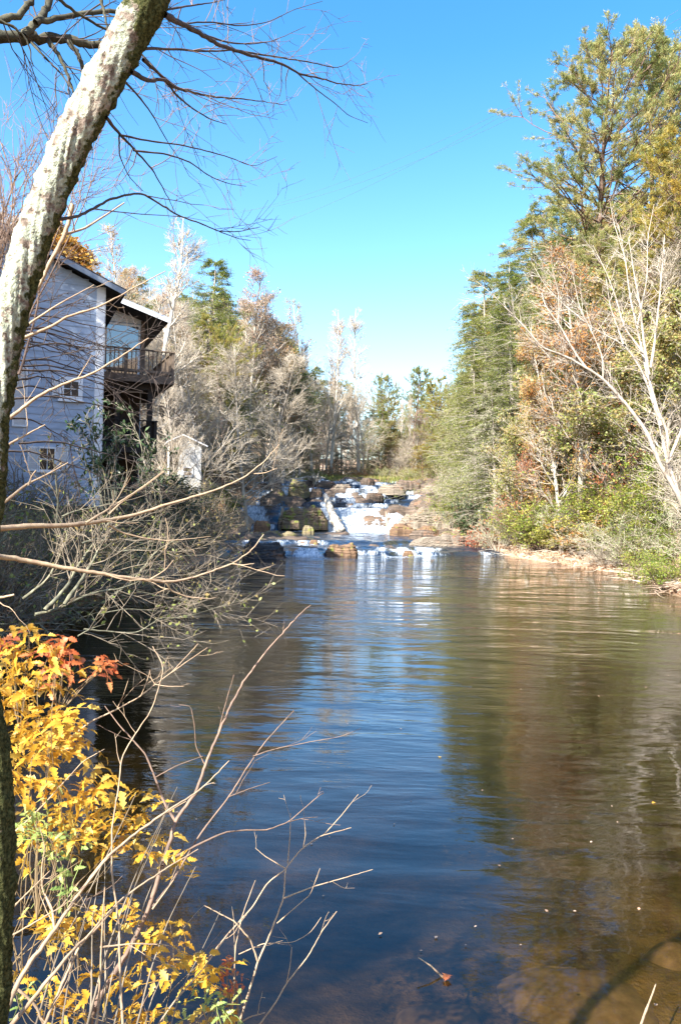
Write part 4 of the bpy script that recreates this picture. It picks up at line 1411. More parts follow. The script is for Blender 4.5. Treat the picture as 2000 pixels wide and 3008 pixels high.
def deck(z, u0, u1, v0, v1, rail=.95, mat='deck_wood', posts=True, zg=1.0):
    n = int((v1 - v0) / .16)
    for k in range(n):
        hpart('deck_board', mat, [(u0, u1, v0 + k * .16, v0 + k * .16 + .145, z - .04, z)])
    hpart('rim_joist', mat, [(u0, u1 + .04, v0 - .045, v0 - .003, z - .28, z - .002), (u1 + .003, u1 + .045, v0, v1, z - .28, z - .002)])
    for k in range(9):
        vv = v0 + .3 + k * (v1 - v0 - .4) / 8
        hpart('joist', 'shadow_wood', [(u0, u1 - .01, vv - .025, vv + .025, z - .26, z - .042)])
    hpart('top_rail', mat, [(u0, u1 + .06, v0 - .08, v0 + .06, z + rail - .04, z + rail), (u1 - .07, u1 + .06, v0 + .062, v1, z + rail - .04, z + rail)])
    hpart('bottom_rail', mat, [(u0, u1, v0 - .03, v0 + .01, z + .10, z + .19), (u1 - .04, u1, v0 + .02, v1, z + .10, z + .19)])
    for (a, b_) in ((u1 - .06, v0 - .05), ((u0 + u1) / 2 - .4, v0 - .05), (u0 + .08, v0 - .05), (u1 - .06, (v0 + v1) / 2), (u1 - .06, v1 - .1)):
        hpart('rail_post', mat, [(a, a + .1, b_, b_ + .1, z - .25, z + rail - .041)])
    k = u0 + .16
    while k < u1 - .08:
        hpart('baluster', mat, [(k, k + .038, v0 - .012, v0 + .026, z + .191, z + rail - .041)])
        k += .155
    k = v0 + .16
    while k < v1 - .08:
        hpart('baluster', mat, [(u1 - .03, u1 + .008, k, k + .038, z + .191, z + rail - .041)])
        k += .16


deck(dz0, .06, 2.85, 2.9, 9.5)
zl = float(at(460, 1312, 30)[2])
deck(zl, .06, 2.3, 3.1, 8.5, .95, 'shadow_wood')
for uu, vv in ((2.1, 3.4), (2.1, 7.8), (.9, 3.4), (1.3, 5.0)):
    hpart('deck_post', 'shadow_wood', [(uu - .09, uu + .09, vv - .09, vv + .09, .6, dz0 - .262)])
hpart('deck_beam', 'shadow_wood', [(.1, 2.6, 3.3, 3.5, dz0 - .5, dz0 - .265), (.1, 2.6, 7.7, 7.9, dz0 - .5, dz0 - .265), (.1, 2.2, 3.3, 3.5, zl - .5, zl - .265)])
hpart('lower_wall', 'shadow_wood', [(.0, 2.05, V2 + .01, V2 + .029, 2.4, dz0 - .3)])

# ------------------------------------------------------------------ shed
SD = 49.0
sp_ = at(538, 1276, SD)
SHED = thing('shed', 'small white shed with a shallow gable roof behind the brush', 'shed', (sp_[0], SD, gz(sp_[0], SD)), None, math.radians(16), .78)
zr = float(sp_[2] - SHED.location.z) / .78
for dx_, dy_, h_ in ((-1.4, -1.2, 3.0), (-.1, -1.6, 2.5), (1.2, -1.2, 3.1), (2.2, -.4, 2.5)):
    put('sh_olive' if dx_ < 1 else 'sh_twig', 'bank_shrub', 'olive-brown shrub hiding the foot of the white shed', 'shrub', sp_[0] + dx_, SD + dy_, h_, group='shrubs hiding the foot of the shed', wf=1.1)


def spart(name, mat, V, Q, parent=None):
    return MB().add(V, Q).obj(name, M[mat], parent or SHED, False)


BQ = [[0, 1, 2, 3], [7, 6, 5, 4], [4, 5, 1, 0], [5, 6, 2, 1], [6, 7, 3, 2], [7, 4, 0, 3]]
ze_ = zr - .72
spart('wall', 'shed_paint', [[-1.0, 0, -1], [1.5, 0, -1], [1.5, 0, ze_ + .05], [0, 0, zr - .1], [-1.0, 0, ze_ + .2], [-1.0, 2.6, -1], [1.5, 2.6, -1], [1.5, 2.6, ze_ + .05], [0, 2.6, zr - .1], [-1.0, 2.6, ze_ + .2]],
      [[0, 1, 2, 3], [6, 5, 8, 7], [1, 6, 7, 2], [5, 0, 4, 9]])
bpy.data.objects  # keep reference order
spart('gable', 'shed_paint', [[-1.0, 0.0, ze_ - .3], [0, 0.0, zr - .1], [0, .05, zr - .1], [-1.0, .05, ze_ + .2], [-1, -.01, ze_ - .4], [0, -.01, ze_ - .4], [0, -.01, zr - .1], [-1, -.01, ze_ + .2]], [[4, 5, 6, 7]])
for s_, u1, zz in ((1, 1.95, ze_ - .12), (-1, -1.25, ze_ + .1)):
    V = [[0, -.35, zr], [u1, -.35, zz], [u1, 2.9, zz], [0, 2.9, zr]]
    V += [[a, b_, c - .09] for a, b_, c in V]
    spart('roof_panel', 'trim_white', V, BQ)
w_ = spart('window', 'trim_white', [], []) if False else None
mb = MB()
z0w = float(at(545, 1362, SD)[2] - SHED.location.z)
for b_ in ((.05, .12, z0w, z0w + .75), (.78, .85, z0w, z0w + .75), (.12, .78, z0w, z0w + .07), (.12, .78, z0w + .68, z0w + .75), (.12, .78, z0w + .34, z0w + .39)):
    mb.box(((b_[0] + b_[1]) / 2, -.04, (b_[2] + b_[3]) / 2), (b_[1] - b_[0], .06, b_[3] - b_[2]))
fw = mb.obj('window', M['trim_white'], SHED, False)
MB().box((.45, -.03, z0w + .37), (.66, .02, .62)).obj('pane', M['glass'], fw, False)


# ------------------------------------------------------------------ leaning white tree on the right bank (traced limbs)
def limb_mesh(lines, seed, mats, n_tw=0, parent=None, tl=.9, name='limb', tname='twigs', sides=8, n3=5, tw=.009, up=.03, kmul=4, wob=.3):
    """lines: list of (points world, r0, r1). Smooth tubes + twigs"""
    g = rs(seed)
    mb = MB()
    P0, D0, RR, LL = [], [], [], []
    for pts, r0, r1 in lines:
        pts = np.array(pts)
        seg = np.linalg.norm(np.diff(pts, axis=0), axis=1)
        s = np.concatenate([[0], np.cumsum(seg)])
        K = max(5, len(pts) * kmul)
        tt = np.linspace(0, s[-1], K)
        # smooth the kinks a little
        q = np.stack([np.interp(tt, s, pts[:, k]) for k in range(3)], 1)
        for _ in range(2):
            q[1:-1] = (q[:-2] + 2 * q[1:-1] + q[2:]) / 4
        q[1:-1] += g.normal(0, 1, (K - 2, 3)) * r0 * wob
        R = taper(1, K, [r0], [r1], .8)[0]
        R[2::5] *= 1 + .22 * g.random(len(R[2::5]))
        mb.tubes(q, R, sides)
        T = nrm(np.gradient(q, axis=0))
        if n_tw:
            m = max(1, int(n_tw * s[-1]))
            p, d, r, t, i = spawn(q[None], T[None], R[None], m, .12, 1, 25, 60, g)
            P0.append(p)
            D0.append(d)
            RR.append(r)
            LL.append(tl * (1.1 - .5 * t) * g.uniform(.4, 1.2, m))
    o = mb.obj(name, M[mats[0]], parent)
    tips = None
    if n_tw:
        p, d, r, L = map(np.concatenate, (P0, D0, RR, LL))
        P1, T1 = grow(p, d, L, 6, .12, up, g)
        R1 = taper(len(p), 6, np.minimum(r * .55, tw * 1.3), tw * .4)
        t2 = MB().tubes(P1, R1, 4)
        if n3:
            p, d, r, t, i = spawn(P1, T1, R1, n3, .15, 1, 25, 55, g)
            P2, T2 = grow(p, d, L[i] * .45 * g.uniform(.4, 1.2, len(i)), 4, .12, up, g)
            t2.tubes(P2, taper(len(p), 4, tw * .6, tw * .28), 3)
            tips = P2.reshape(-1, 3)
        t2.obj(tname, M[mats[1]], parent)['kind'] = 'stuff'
    return o, tips


SY = thing('leaning_white_tree', 'many-stemmed white-barked bare tree leaning over the pool from the right edge', 'tree', (0, 0, 0))
base = at(2050, 1620, 32)


def px_line(pts, D0, D1):
    n = len(pts)
    return [at(a, b_, D0 + (D1 - D0) * k / max(1, n - 1)) for k, (a, b_) in enumerate(pts)]


syc = [
    (px_line([(2060, 1640), (2010, 1500), (1985, 1440), (1940, 1370), (1900, 1270), (1840, 1190), (1770, 1110), (1720, 1080), (1650, 1040), (1580, 1020), (1565, 985), (1480, 900)], 32, 30), .19, .03),
    (px_line([(2055, 1600), (1995, 1460), (1960, 1360), (1935, 1240), (1905, 1140), (1870, 1060), (1830, 1010), (1750, 970), (1690, 925)], 32, 33), .15, .03),
    (px_line([(1720, 1080), (1690, 1040), (1640, 950), (1600, 900), (1590, 860)], 31, 31), .07, .02),
    (px_line([(1940, 1250), (1920, 1170), (1895, 1080), (1870, 960), (1850, 880), (1835, 760), (1815, 660)], 32, 33), .11, .02),
    (px_line([(1905, 1100), (1890, 1010), (1880, 900), (1860, 800), (1845, 700)], 32, 31.5), .09, .02),
    (px_line([(1910, 1080), (1925, 980), (1935, 880), (1945, 780), (1950, 690)], 32, 32.5), .08, .02),
    (px_line([(1890, 1040), (1830, 960), (1810, 880), (1780, 800), (1740, 720)], 32, 32), .07, .015),
    (px_line([(1830, 1010), (1790, 900), (1780, 820)], 32, 32), .05, .015),
    (px_line([(1960, 1360), (1960, 1270), (1930, 1200)], 32, 32), .10, .06),
    (px_line([(1770, 1110), (1770, 1050), (1740, 980), (1700, 900), (1680, 800)], 31, 31), .05, .012),
    (px_line([(1580, 1020), (1520, 960), (1500, 880)], 30.5, 30), .03, .01),
    (px_line([(1835, 760), (1800, 650), (1790, 590)], 33, 33), .03, .01),
    (px_line([(1870, 960), (1900, 820), (1900, 700), (1920, 600)], 32.6, 33), .05, .012),
    (px_line([(1640, 950), (1640, 860), (1620, 790)], 31, 31), .03, .01),
    (px_line([(1480, 900), (1440, 860), (1400, 870)], 30, 29.5), .02, .008),
    (px_line([(1700, 930), (1660, 900), (1600, 840), (1560, 770)], 32.5, 33), .035, .01),
    (px_line([(1960, 1360), (2010, 1240), (2040, 1100), (2030, 900)], 32, 33), .09, .02),
]
syc = [(a_, b_ * .68, c_ * .6) for a_, b_, c_ in syc]
limb_mesh(syc, 5, ('bark_syc', 'bark_syc'), 4.2, SY, 1.5, name='trunk', tname='twigs', tw=.009, n3=7, sides=10, wob=.06)

# ------------------------------------------------------------------ power lines
M['wire'] = simple('wire', (.13, .17, .24), (.10, .14, .2), 1, .5, 0)
for k, (a, b_) in enumerate([((560, 730), (1990, 30)), ((620, 640), (2200, -60)), ((700, 620), (2080, 40)), ((600, 770), (2100, 60))][:3]):
    pa, pb = at(a[0], a[1] , 150), at(b_[0], b_[1], 62)
    tt = np.linspace(0, 1, 24)[:, None]
    P = pa * (1 - tt) + pb * tt
    P[:, 2] -= 3.2 * (4 * tt * (1 - tt))[:, 0]
    o = MB().tubes(P, np.full(24, .016), 4).obj('power_line', M['wire'])
    tag(o, ['uppermost faint power line crossing the sky', 'middle faint power line crossing the sky', 'lowest faint power line crossing the sky'][k], 'power line', 'power lines crossing the sky')

# ------------------------------------------------------------------ foreground leaning tree
def lichen_bark():
    m, nt, b = newmat('lichen_bark')
    v = coords(nt, 'Object')
    n = noise(nt, 34, 5, .65, v)
    n2 = noise(nt, 110, 4, .7, v)
    n3 = noise(nt, 7, 4, .6, v)
    bark = ramp(nt, [(.35, (.10, .075, .055)), (.65, (.34, .27, .22))], n2.outputs[0])
    lich = ramp(nt, [(.3, (.24, .27, .18)), (.65, (.60, .62, .50))], n2.outputs[0])
    k1 = ramp(nt, [(.42, (0, 0, 0)), (.50, (1, 1, 1))], n.outputs[0])
    c = mixc(nt, k1.outputs[0], bark.outputs[0], lich.outputs[0])
    pk = ramp(nt, [(.6, (0, 0, 0)), (.7, (1, 1, 1))], n3.outputs[0])
    c = mixc(nt, pk.outputs[0], c, (.42, .34, .27))
    # moss on the underside; shade of the trunk's top painted in moss colour
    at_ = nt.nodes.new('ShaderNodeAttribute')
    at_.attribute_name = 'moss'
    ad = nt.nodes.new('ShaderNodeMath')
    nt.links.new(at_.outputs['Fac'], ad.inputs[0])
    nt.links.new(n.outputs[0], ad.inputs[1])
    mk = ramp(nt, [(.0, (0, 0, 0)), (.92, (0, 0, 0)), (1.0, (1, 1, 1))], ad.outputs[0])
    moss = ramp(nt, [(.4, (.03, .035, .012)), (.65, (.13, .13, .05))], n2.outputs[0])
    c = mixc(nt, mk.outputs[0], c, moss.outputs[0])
    nt.links.new(c, b.inputs['Base Color'])
    b.inputs['Roughness'].default_value = .95
    b.inputs['Specular IOR Level'].default_value = .1
    ad2 = nt.nodes.new('ShaderNodeMath')
    nt.links.new(n.outputs[0], ad2.inputs[0])
    nt.links.new(n2.outputs[0], ad2.inputs[1])
    bump(nt, b, ad2.outputs[0], 1.0, .008)
    return m


M['lichen'] = lichen_bark()
LT = thing('leaning_tree', 'nearest leaning tree trunk covered in pale lichen and moss at the left of the frame', 'tree', (0, 0, 0))
s5 = .7015
ctr = [(640 * s5, -90 * s5, 62), (628 * s5, 0, 60), (566 * s5, 100 * s5, 57), (512 * s5, 200 * s5, 54), (405 * s5, 400 * s5, 53), (298 * s5, 600 * s5, 51), (215 * s5, 800 * s5, 52), (137 * s5, 1000 * s5, 51),
       (50, 850, 52), (12, 1000, 50), (-12, 1150, 50), (-24, 1300, 46), (-36, 1500, 44), (-70, 1700, 44), (-72, 1950, 46), (-30, 2150, 50), (-16, 2350, 54), (-10, 2550, 54), (-22, 2800, 54), (-40, 3050, 58), (-60, 3500, 62)]
ctr = sorted(ctr, key=lambda t: t[1])
DT = 1.9
Pc = np.array([at(a, b_, DT - .25 * (b_ - 1500) / 3000 * 0) for a, b_, r in ctr])
Rc = np.array([r * .95 * DT / F for a, b_, r in ctr])
s = np.concatenate([[0], np.cumsum(np.linalg.norm(np.diff(Pc, axis=0), axis=1))])
tt = np.linspace(0, s[-1], 420)
Q_ = np.stack([np.interp(tt, s, Pc[:, k]) for k in range(3)], 1)
for _ in range(40):
    Q_[1:-1] = (Q_[:-2] + 2 * Q_[1:-1] + Q_[2:]) / 4
Rq = np.interp(tt, s, Rc)
mb = MB().tubes(Q_, Rq, 72)
V = mb.V[0]
cen = np.repeat(Q_, 72, 0)
nv = nrm(V - cen)
ang = np.tile(np.arange(72), 420) / 72 * 2 * math.pi
ln = np.repeat(tt, 72)
bumpy = fbm(np.cos(ang) * 4 + 10 + ln * 3, np.sin(ang) * 4 + ln * 22, 7, 4)
fine = vnoise(ang * 16, ln * 160, 9)
moss_shade = np.clip(nv[:, 0] * .9 + nv[:, 1] * .2 + .05, 0, 1) * .62
moss_shade += .62 * np.repeat(np.clip((Q_[:, 2] - 4.06) / .12, 0, 1), 72) + .3 * np.repeat(np.clip((2.9 - Q_[:, 2]) / .6, 0, 1), 72)  # trunk top: its shade painted in through the moss mask
knob = np.maximum(0, fbm(np.cos(ang) * 7 + ln * 9, np.sin(ang) * 7 + ln * 40, 19, 2))
V += nv * (bumpy * .0035 + fine * .0014 + knob * .006)[:, None]
mb.obj('trunk', M['lichen'], LT, attr={'moss': moss_shade})


def zl5(pts, D0, D1, s=.7015, ox=0, oy=0):
    return px_line([(ox + a * s, oy + b_ * s) for a, b_ in pts], D0, D1)


thick = [
    (zl5([(690, 60), (760, 100), (850, 145), (920, 190), (980, 210), (1080, 240), (1180, 265), (1250, 310), (1330, 325), (1420, 350), (1500, 360), (1540, 350)], 1.9, 3.0), .0095, .0015),
    (zl5([(850, 145), (960, 180), (1060, 185), (1150, 170), (1280, 110)], 2.2, 2.7), .004, .001),
    (zl5([(980, 210), (1130, 235), (1300, 260), (1400, 285), (1440, 275), (1480, 240)], 2.4, 3.0), .004, .001),
    (zl5([(1250, 310), (1330, 380), (1400, 430), (1460, 485), (1540, 515)], 2.7, 2.9), .003, .001),
    (zl5([(590, 205), (720, 205), (850, 215), (980, 210)], 1.9, 2.4), .005, .003),
    (zl5([(550, 300), (620, 340), (680, 330), (740, 370), (800, 385), (880, 405), (1000, 412), (1100, 425), (1200, 440)], 1.9, 2.6), .008, .001),
    (zl5([(600, 250), (680, 320), (740, 400), (800, 450), (880, 500), (950, 520)], 2.0, 2.5), .006, .0012),
    (zl5([(445, 490), (500, 560), (560, 620), (640, 710), (700, 820), (740, 900)], 1.9, 2.5), .006, .001),
    (zl5([(500, 565), (620, 590), (750, 605), (880, 635), (980, 665), (1060, 700), (1160, 655)], 2.0, 2.6), .0035, .001),
    (zl5([(560, 630), (700, 645), (800, 680), (880, 740), (960, 770), (1030, 780)], 2.1, 2.5), .0035, .001),
    (zl5([(500, 570), (500, 650), (540, 740), (600, 800)], 2.0, 2.3), .003, .001),
    (zl5([(230, 920), (320, 910), (380, 880), (450, 840), (530, 815), (600, 810), (680, 860), (750, 905), (840, 935), (920, 970), (1000, 970), (1090, 950)], 1.9, 2.3), .0055, .0012),
    (zl5([(920, 970), (1000, 1000), (1050, 1007)], 2.2, 2.3), .0018, .001),
    (zl5([(520, 340), (580, 400), (640, 480), (700, 590), (760, 680)], 1.95, 2.4), .004, .001),
    (zl5([(700, 40), (820, 20), (900, 10), (1010, -20)], 1.95, 2.4), .004, .001),
    (zl5([(760, 100), (880, 90), (1000, 110), (1120, 95), (1230, 40), (1350, 5)], 2.0, 2.6), .003, .001),
]
thick = [(a_, b_ * .8, c_ * .8) for a_, b_, c_ in thick]
limb_mesh(thick, 15, ('twig_dark', 'twig_brown'), 11, LT, .28, name='branch', tname='twigs', tw=.0013, n3=4, sides=6, up=.03, kmul=5, wob=.12)
UB = thing('overhead_branch', 'thick dark mossy boughs crossing behind the lichen trunk at the top left corner', 'branch', at(0, 100, 3.6))
ub0 = np.array(UB.location)
dark = [
    (zl5([(-60, 140), (90, 155), (200, 160), (310, 170), (430, 190), (560, 210)], 3.6, 4.0), .030, .014),
    (zl5([(-60, 85), (50, 75), (80, 65), (130, 10), (150, -40)], 3.5, 3.6), .018, .012),
    (zl5([(100, 150), (150, 95), (180, 70), (210, 0), (230, -50)], 3.6, 3.8), .020, .014),
    (zl5([(150, 95), (260, 70), (400, 50), (520, 50), (700, 40)], 3.6, 4.0), .015, .008),
    (zl5([(290, 175), (330, 230), (360, 300), (400, 380)], 3.8, 3.8), .014, .006),
    (zl5([(200, 165), (250, 230), (290, 320), (320, 410)], 3.7, 3.7), .013, .004),
    (zl5([(420, -20), (440, 60), (450, 120)], 3.7, 3.7), .009, .004),
    (zl5([(130, 175), (180, 230), (250, 300), (300, 370)], 3.7, 3.7), .006, .003),
    (zl5([(240, -10), (330, 60), (420, 110), (560, 190), (680, 320), (740, 400)], 3.2, 3.6), .007, .003),
    (zl5([(-30, 75), (60, 110), (120, 170), (140, 280)], 3.4, 3.5), .007, .002),
]
dark = [([p - ub0 for p in a], b_, c) for a, b_, c in dark]
limb_mesh(dark, 16, ('bough', 'twig_dark'), 11, UB, .6, name='branch', tname='twigs', tw=.003, n3=5, sides=8, up=-.02, kmul=5, wob=.2)
# tangle of fine shoots at the far left, between the trunk and the edge
g = rs(44)
LF = thing('leafless_sapling', 'thin reddish leafless shoots rising at the left edge behind the lichen trunk', 'sapling', (0, 0, 0))
ln_ = []
for k in range(16):
    a = g.uniform(-120, 60)
    y0 = 1100
    ln_.append((px_line([(a, y0), (a + g.uniform(0, 50), 950), (a + g.uniform(10, 130), 760), (a + g.uniform(20, 230), 560), (a + g.uniform(20, 320), 380)], 4.2, 4.6), .007, .0015))
limb_mesh(ln_, 17, ('twig_brown', 'twig_brown'), 6, LF, .6, name='shoot', tname='twigs', tw=.0028, n3=5, sides=5, up=.06)

# branches reaching in from the left over the house and the bank
r1 = dict(s=.4464, ox=0, oy=600)
r7 = dict(s=.574, ox=0, oy=1300)
PB = thing('reaching_branch', 'long tan bare branches reaching in from the left across the house and pool edge', 'branch', (0, 0, 0))
reach = [
    (zl5([(-60, 450), (20, 440), (160, 425), (300, 427), (440, 412), (560, 395), (680, 375), (820, 328), (950, 290), (1100, 245), (1250, 180), (1350, 100), (1430, 10)], 2.6, 3.4, **r7), .0110, .0018),
    (zl5([(440, 412), (560, 340), (700, 250), (840, 145)], 2.8, 3.0, **r7), .005, .0015),
    (zl5([(1300, 160), (1360, 155), (1420, 130)], 3.3, 3.3, **r7), .0025, .001),
    (zl5([(-60, 580), (10, 585), (120, 600), (300, 635), (480, 665), (640, 690), (760, 706), (850, 715), (960, 700), (1080, 660), (1190, 620), (1290, 550), (1350, 470)], 2.4, 3.0, **r7), .0095, .0018),
    (zl5([(1190, 620), (1240, 628), (1300, 618)], 2.9, 2.9, **r7), .003, .001),
    (zl5([(770, 700), (850, 650), (890, 600)], 2.7, 2.7, **r7), .003, .001),
    (zl5([(850, 715), (880, 760), (960, 790), (1080, 800), (1110, 790)], 2.7, 2.8, **r7), .0035, .001),
    (zl5([(560, 420), (620, 460), (740, 490), (860, 503), (980, 492), (1080, 480)], 2.8, 3.0, **r7), .004, .001),
    (zl5([(-60, 800), (20, 790), (75, 778)], 2.4, 2.4, **r7), .005, .003),
    (zl5([(20, 1440), (60, 1410), (240, 1270), (420, 1180), (600, 1120), (700, 1060), (800, 1000), (980, 880)], 2.8, 3.0, **r1), .0075, .002),
    (zl5([(20, 1620), (60, 1580), (150, 1530), (300, 1450)], 2.8, 2.9, **r1), .006, .002),
    (zl5([(100, 900), (230, 850), (350, 800), (440, 740), (640, 680), (760, 620), (900, 540), (1090, 440)], 2.8, 3.0, **r1), .0065, .0015),
    (zl5([(180, 800), (230, 760), (400, 650), (620, 530)], 2.8, 2.9, **r1), .0045, .0015),
    (zl5([(480, 0), (440, 170), (390, 280), (330, 380), (280, 500), (160, 700)], 2.3, 2.3, **r1), .0065, .005),
    (zl5([(820, -10), (700, 70), (560, 160), (420, 200)], 2.6, 2.3, **r1), .002, .004),
    (zl5([(30, 1960), (180, 1840), (330, 1770), (450, 1700)], 2.8, 2.9, **r1), .006, .002),
    (zl5([(720, 2040), (800, 1960), (950, 1860), (1080, 1760)], 3.0, 3.1, **r1), .004, .0015),
    (zl5([(190, 1850), (210, 1790), (240, 1750)], 2.8, 2.8, **r1), .004, .002),
]
limb_mesh(reach, 18, ('twig_tan', 'twig_tan'), 1.2, PB, .22, name='branch', tname='twigs', tw=.0022, n3=2, sides=7, up=.03, kmul=5, wob=.08)
# finer dark twigs veiling the house
HV = thing('veil_of_twigs', 'fine dark leafless twigs drooping across the front of the house', 'branch', (0, 0, 0))
g = rs(61)
ln_ = []
for k in range(20):
    y0 = g.uniform(900, 1330)
    a = g.uniform(-60, 60)
    w = g.uniform(200, 420)
    dy = g.uniform(-60, 120)
    ln_.append((px_line([(a, y0), (a + w * .3, y0 - 20 + dy * .2), (a + w * .6, y0 + dy * .4), (a + w, y0 + dy)], 5.5, 6.3), .008, .0025))
limb_mesh(ln_, 19, ('twig_dark', 'twig_dark'), 3.4, HV, .7, name='branch', tname='twigs', tw=.0045, n3=6, sides=5, up=-.03)

# mossy shrub over the pool, traced
MS = thing('mossy_shrub', 'big mossy shrub with lichened forking stems arching over the dark water at the left bank', 'shrub', (0, 0, 0))
mossy = [
    (zl5([(230, 860), (300, 790), (340, 740), (400, 640), (450, 560), (520, 470), (560, 410)], 9, 10, **r7), .040, .012),
    (zl5([(330, 830), (400, 730), (470, 620), (510, 540), (545, 480)], 9, 9.6, **r7), .035, .014),
    (zl5([(560, 800), (640, 740), (700, 690), (780, 580), (820, 540), (900, 500)], 10, 10.5, **r7), .032, .010),
    (zl5([(180, 880), (280, 860), (400, 800), (500, 765), (600, 750), (660, 735), (730, 700)], 9, 9.8, **r7), .030, .012),
    (zl5([(120, 800), (250, 700), (300, 600), (340, 500), (350, 440)], 10, 10.4, **r7), .030, .012),
    (zl5([(290, 420), (300, 340), (290, 200), (270, 60)], 11, 11, **r7), .030, .010),
    (zl5([(320, 380), (400, 345), (480, 335), (560, 310)], 10, 10.6, **r7), .020, .008),
    (zl5([(420, 520), (480, 495), (560, 480), (640, 500), (760, 520)], 9.5, 10.4, **r7), .022, .007),
    (zl5([(430, 955), (520, 965), (600, 970), (700, 975), (760, 940), (820, 895), (900, 900)], 8, 8.6, **r7), .015, .004),
    (zl5([(400, 990), (470, 950), (540, 930)], 7.8, 8, **r7), .010, .004),
    (zl5([(880, 900), (1000, 880), (1120, 840), (1280, 795)], 8.4, 9, **r7), .007, .003),
    (zl5([(700, 760), (840, 790), (960, 810), (1100, 850)], 8.4, 9, **r7), .008, .003),
    (zl5([(500, 880), (640, 850), (800, 860), (950, 890)], 8.4, 9, **r7), .009, .003),
    (zl5([(600, 560), (760, 540), (900, 580), (1040, 575)], 10, 11, **r7), .014, .004),
    (zl5([(560, 420), (700, 400), (860, 400), (1000, 430), (1130, 455)], 11, 13, **r7), .014, .004),
    (zl5([(620, 500), (800, 470), (960, 500), (1100, 510), (1280, 520)], 12, 14, **r7), .014, .004),
    (zl5([(640, 700), (760, 650), (900, 640), (1040, 690), (1180, 690)], 11, 12, **r7), .012, .004),
    (zl5([(500, 240), (640, 230), (780, 240), (900, 300), (1050, 320), (1200, 380)], 12, 15, **r7), .014, .004),
]
mossy = [(a_, b_ * .72, c_ * .7) for a_, b_, c_ in mossy]
_, tips = limb_mesh(mossy, 20, ('twig_moss', 'twig_under'), 10, MS, .9, name='stem', tname='twigs', tw=.006, n3=6, sides=7, up=.0, wob=.15)
g = rs(62)
k = g.integers(0, len(tips), 700)
lf = MB()
leaves(lf, tips[k], .05, g, .6, .3)
lf.obj('leaves', M['leaf_olive'], MS)['kind'] = 'stuff'
# rhododendron leaves in front of lower deck
RH = thing('rhododendron', 'glossy dark-leaved rhododendron in front of the lower deck', 'shrub', (0, 0, 0))
ln_ = []
for k in range(12):
    a = g.uniform(250, 450)
    b_ = g.uniform(1150, 1330)
    ln_.append((px_line([(a + 30, 1500), (a + 20, 1420), (a + g.uniform(-30, 30), (b_ + 1400) / 2), (a + g.uniform(-60, 60), b_)], 14, 14.6), .016, .006))
_, tips = limb_mesh(ln_, 21, ('twig_moss', 'twig_pale'), 4, RH, .6, name='stem', tname='twigs', tw=.006, n3=4, sides=5, up=.03)
k = g.integers(0, len(tips), 1000)
lf = MB()
leaves(lf, tips[k], .12, g, .4, .8)
lf.obj('leaves', M['leaf_dark'], RH)['kind'] = 'stuff'

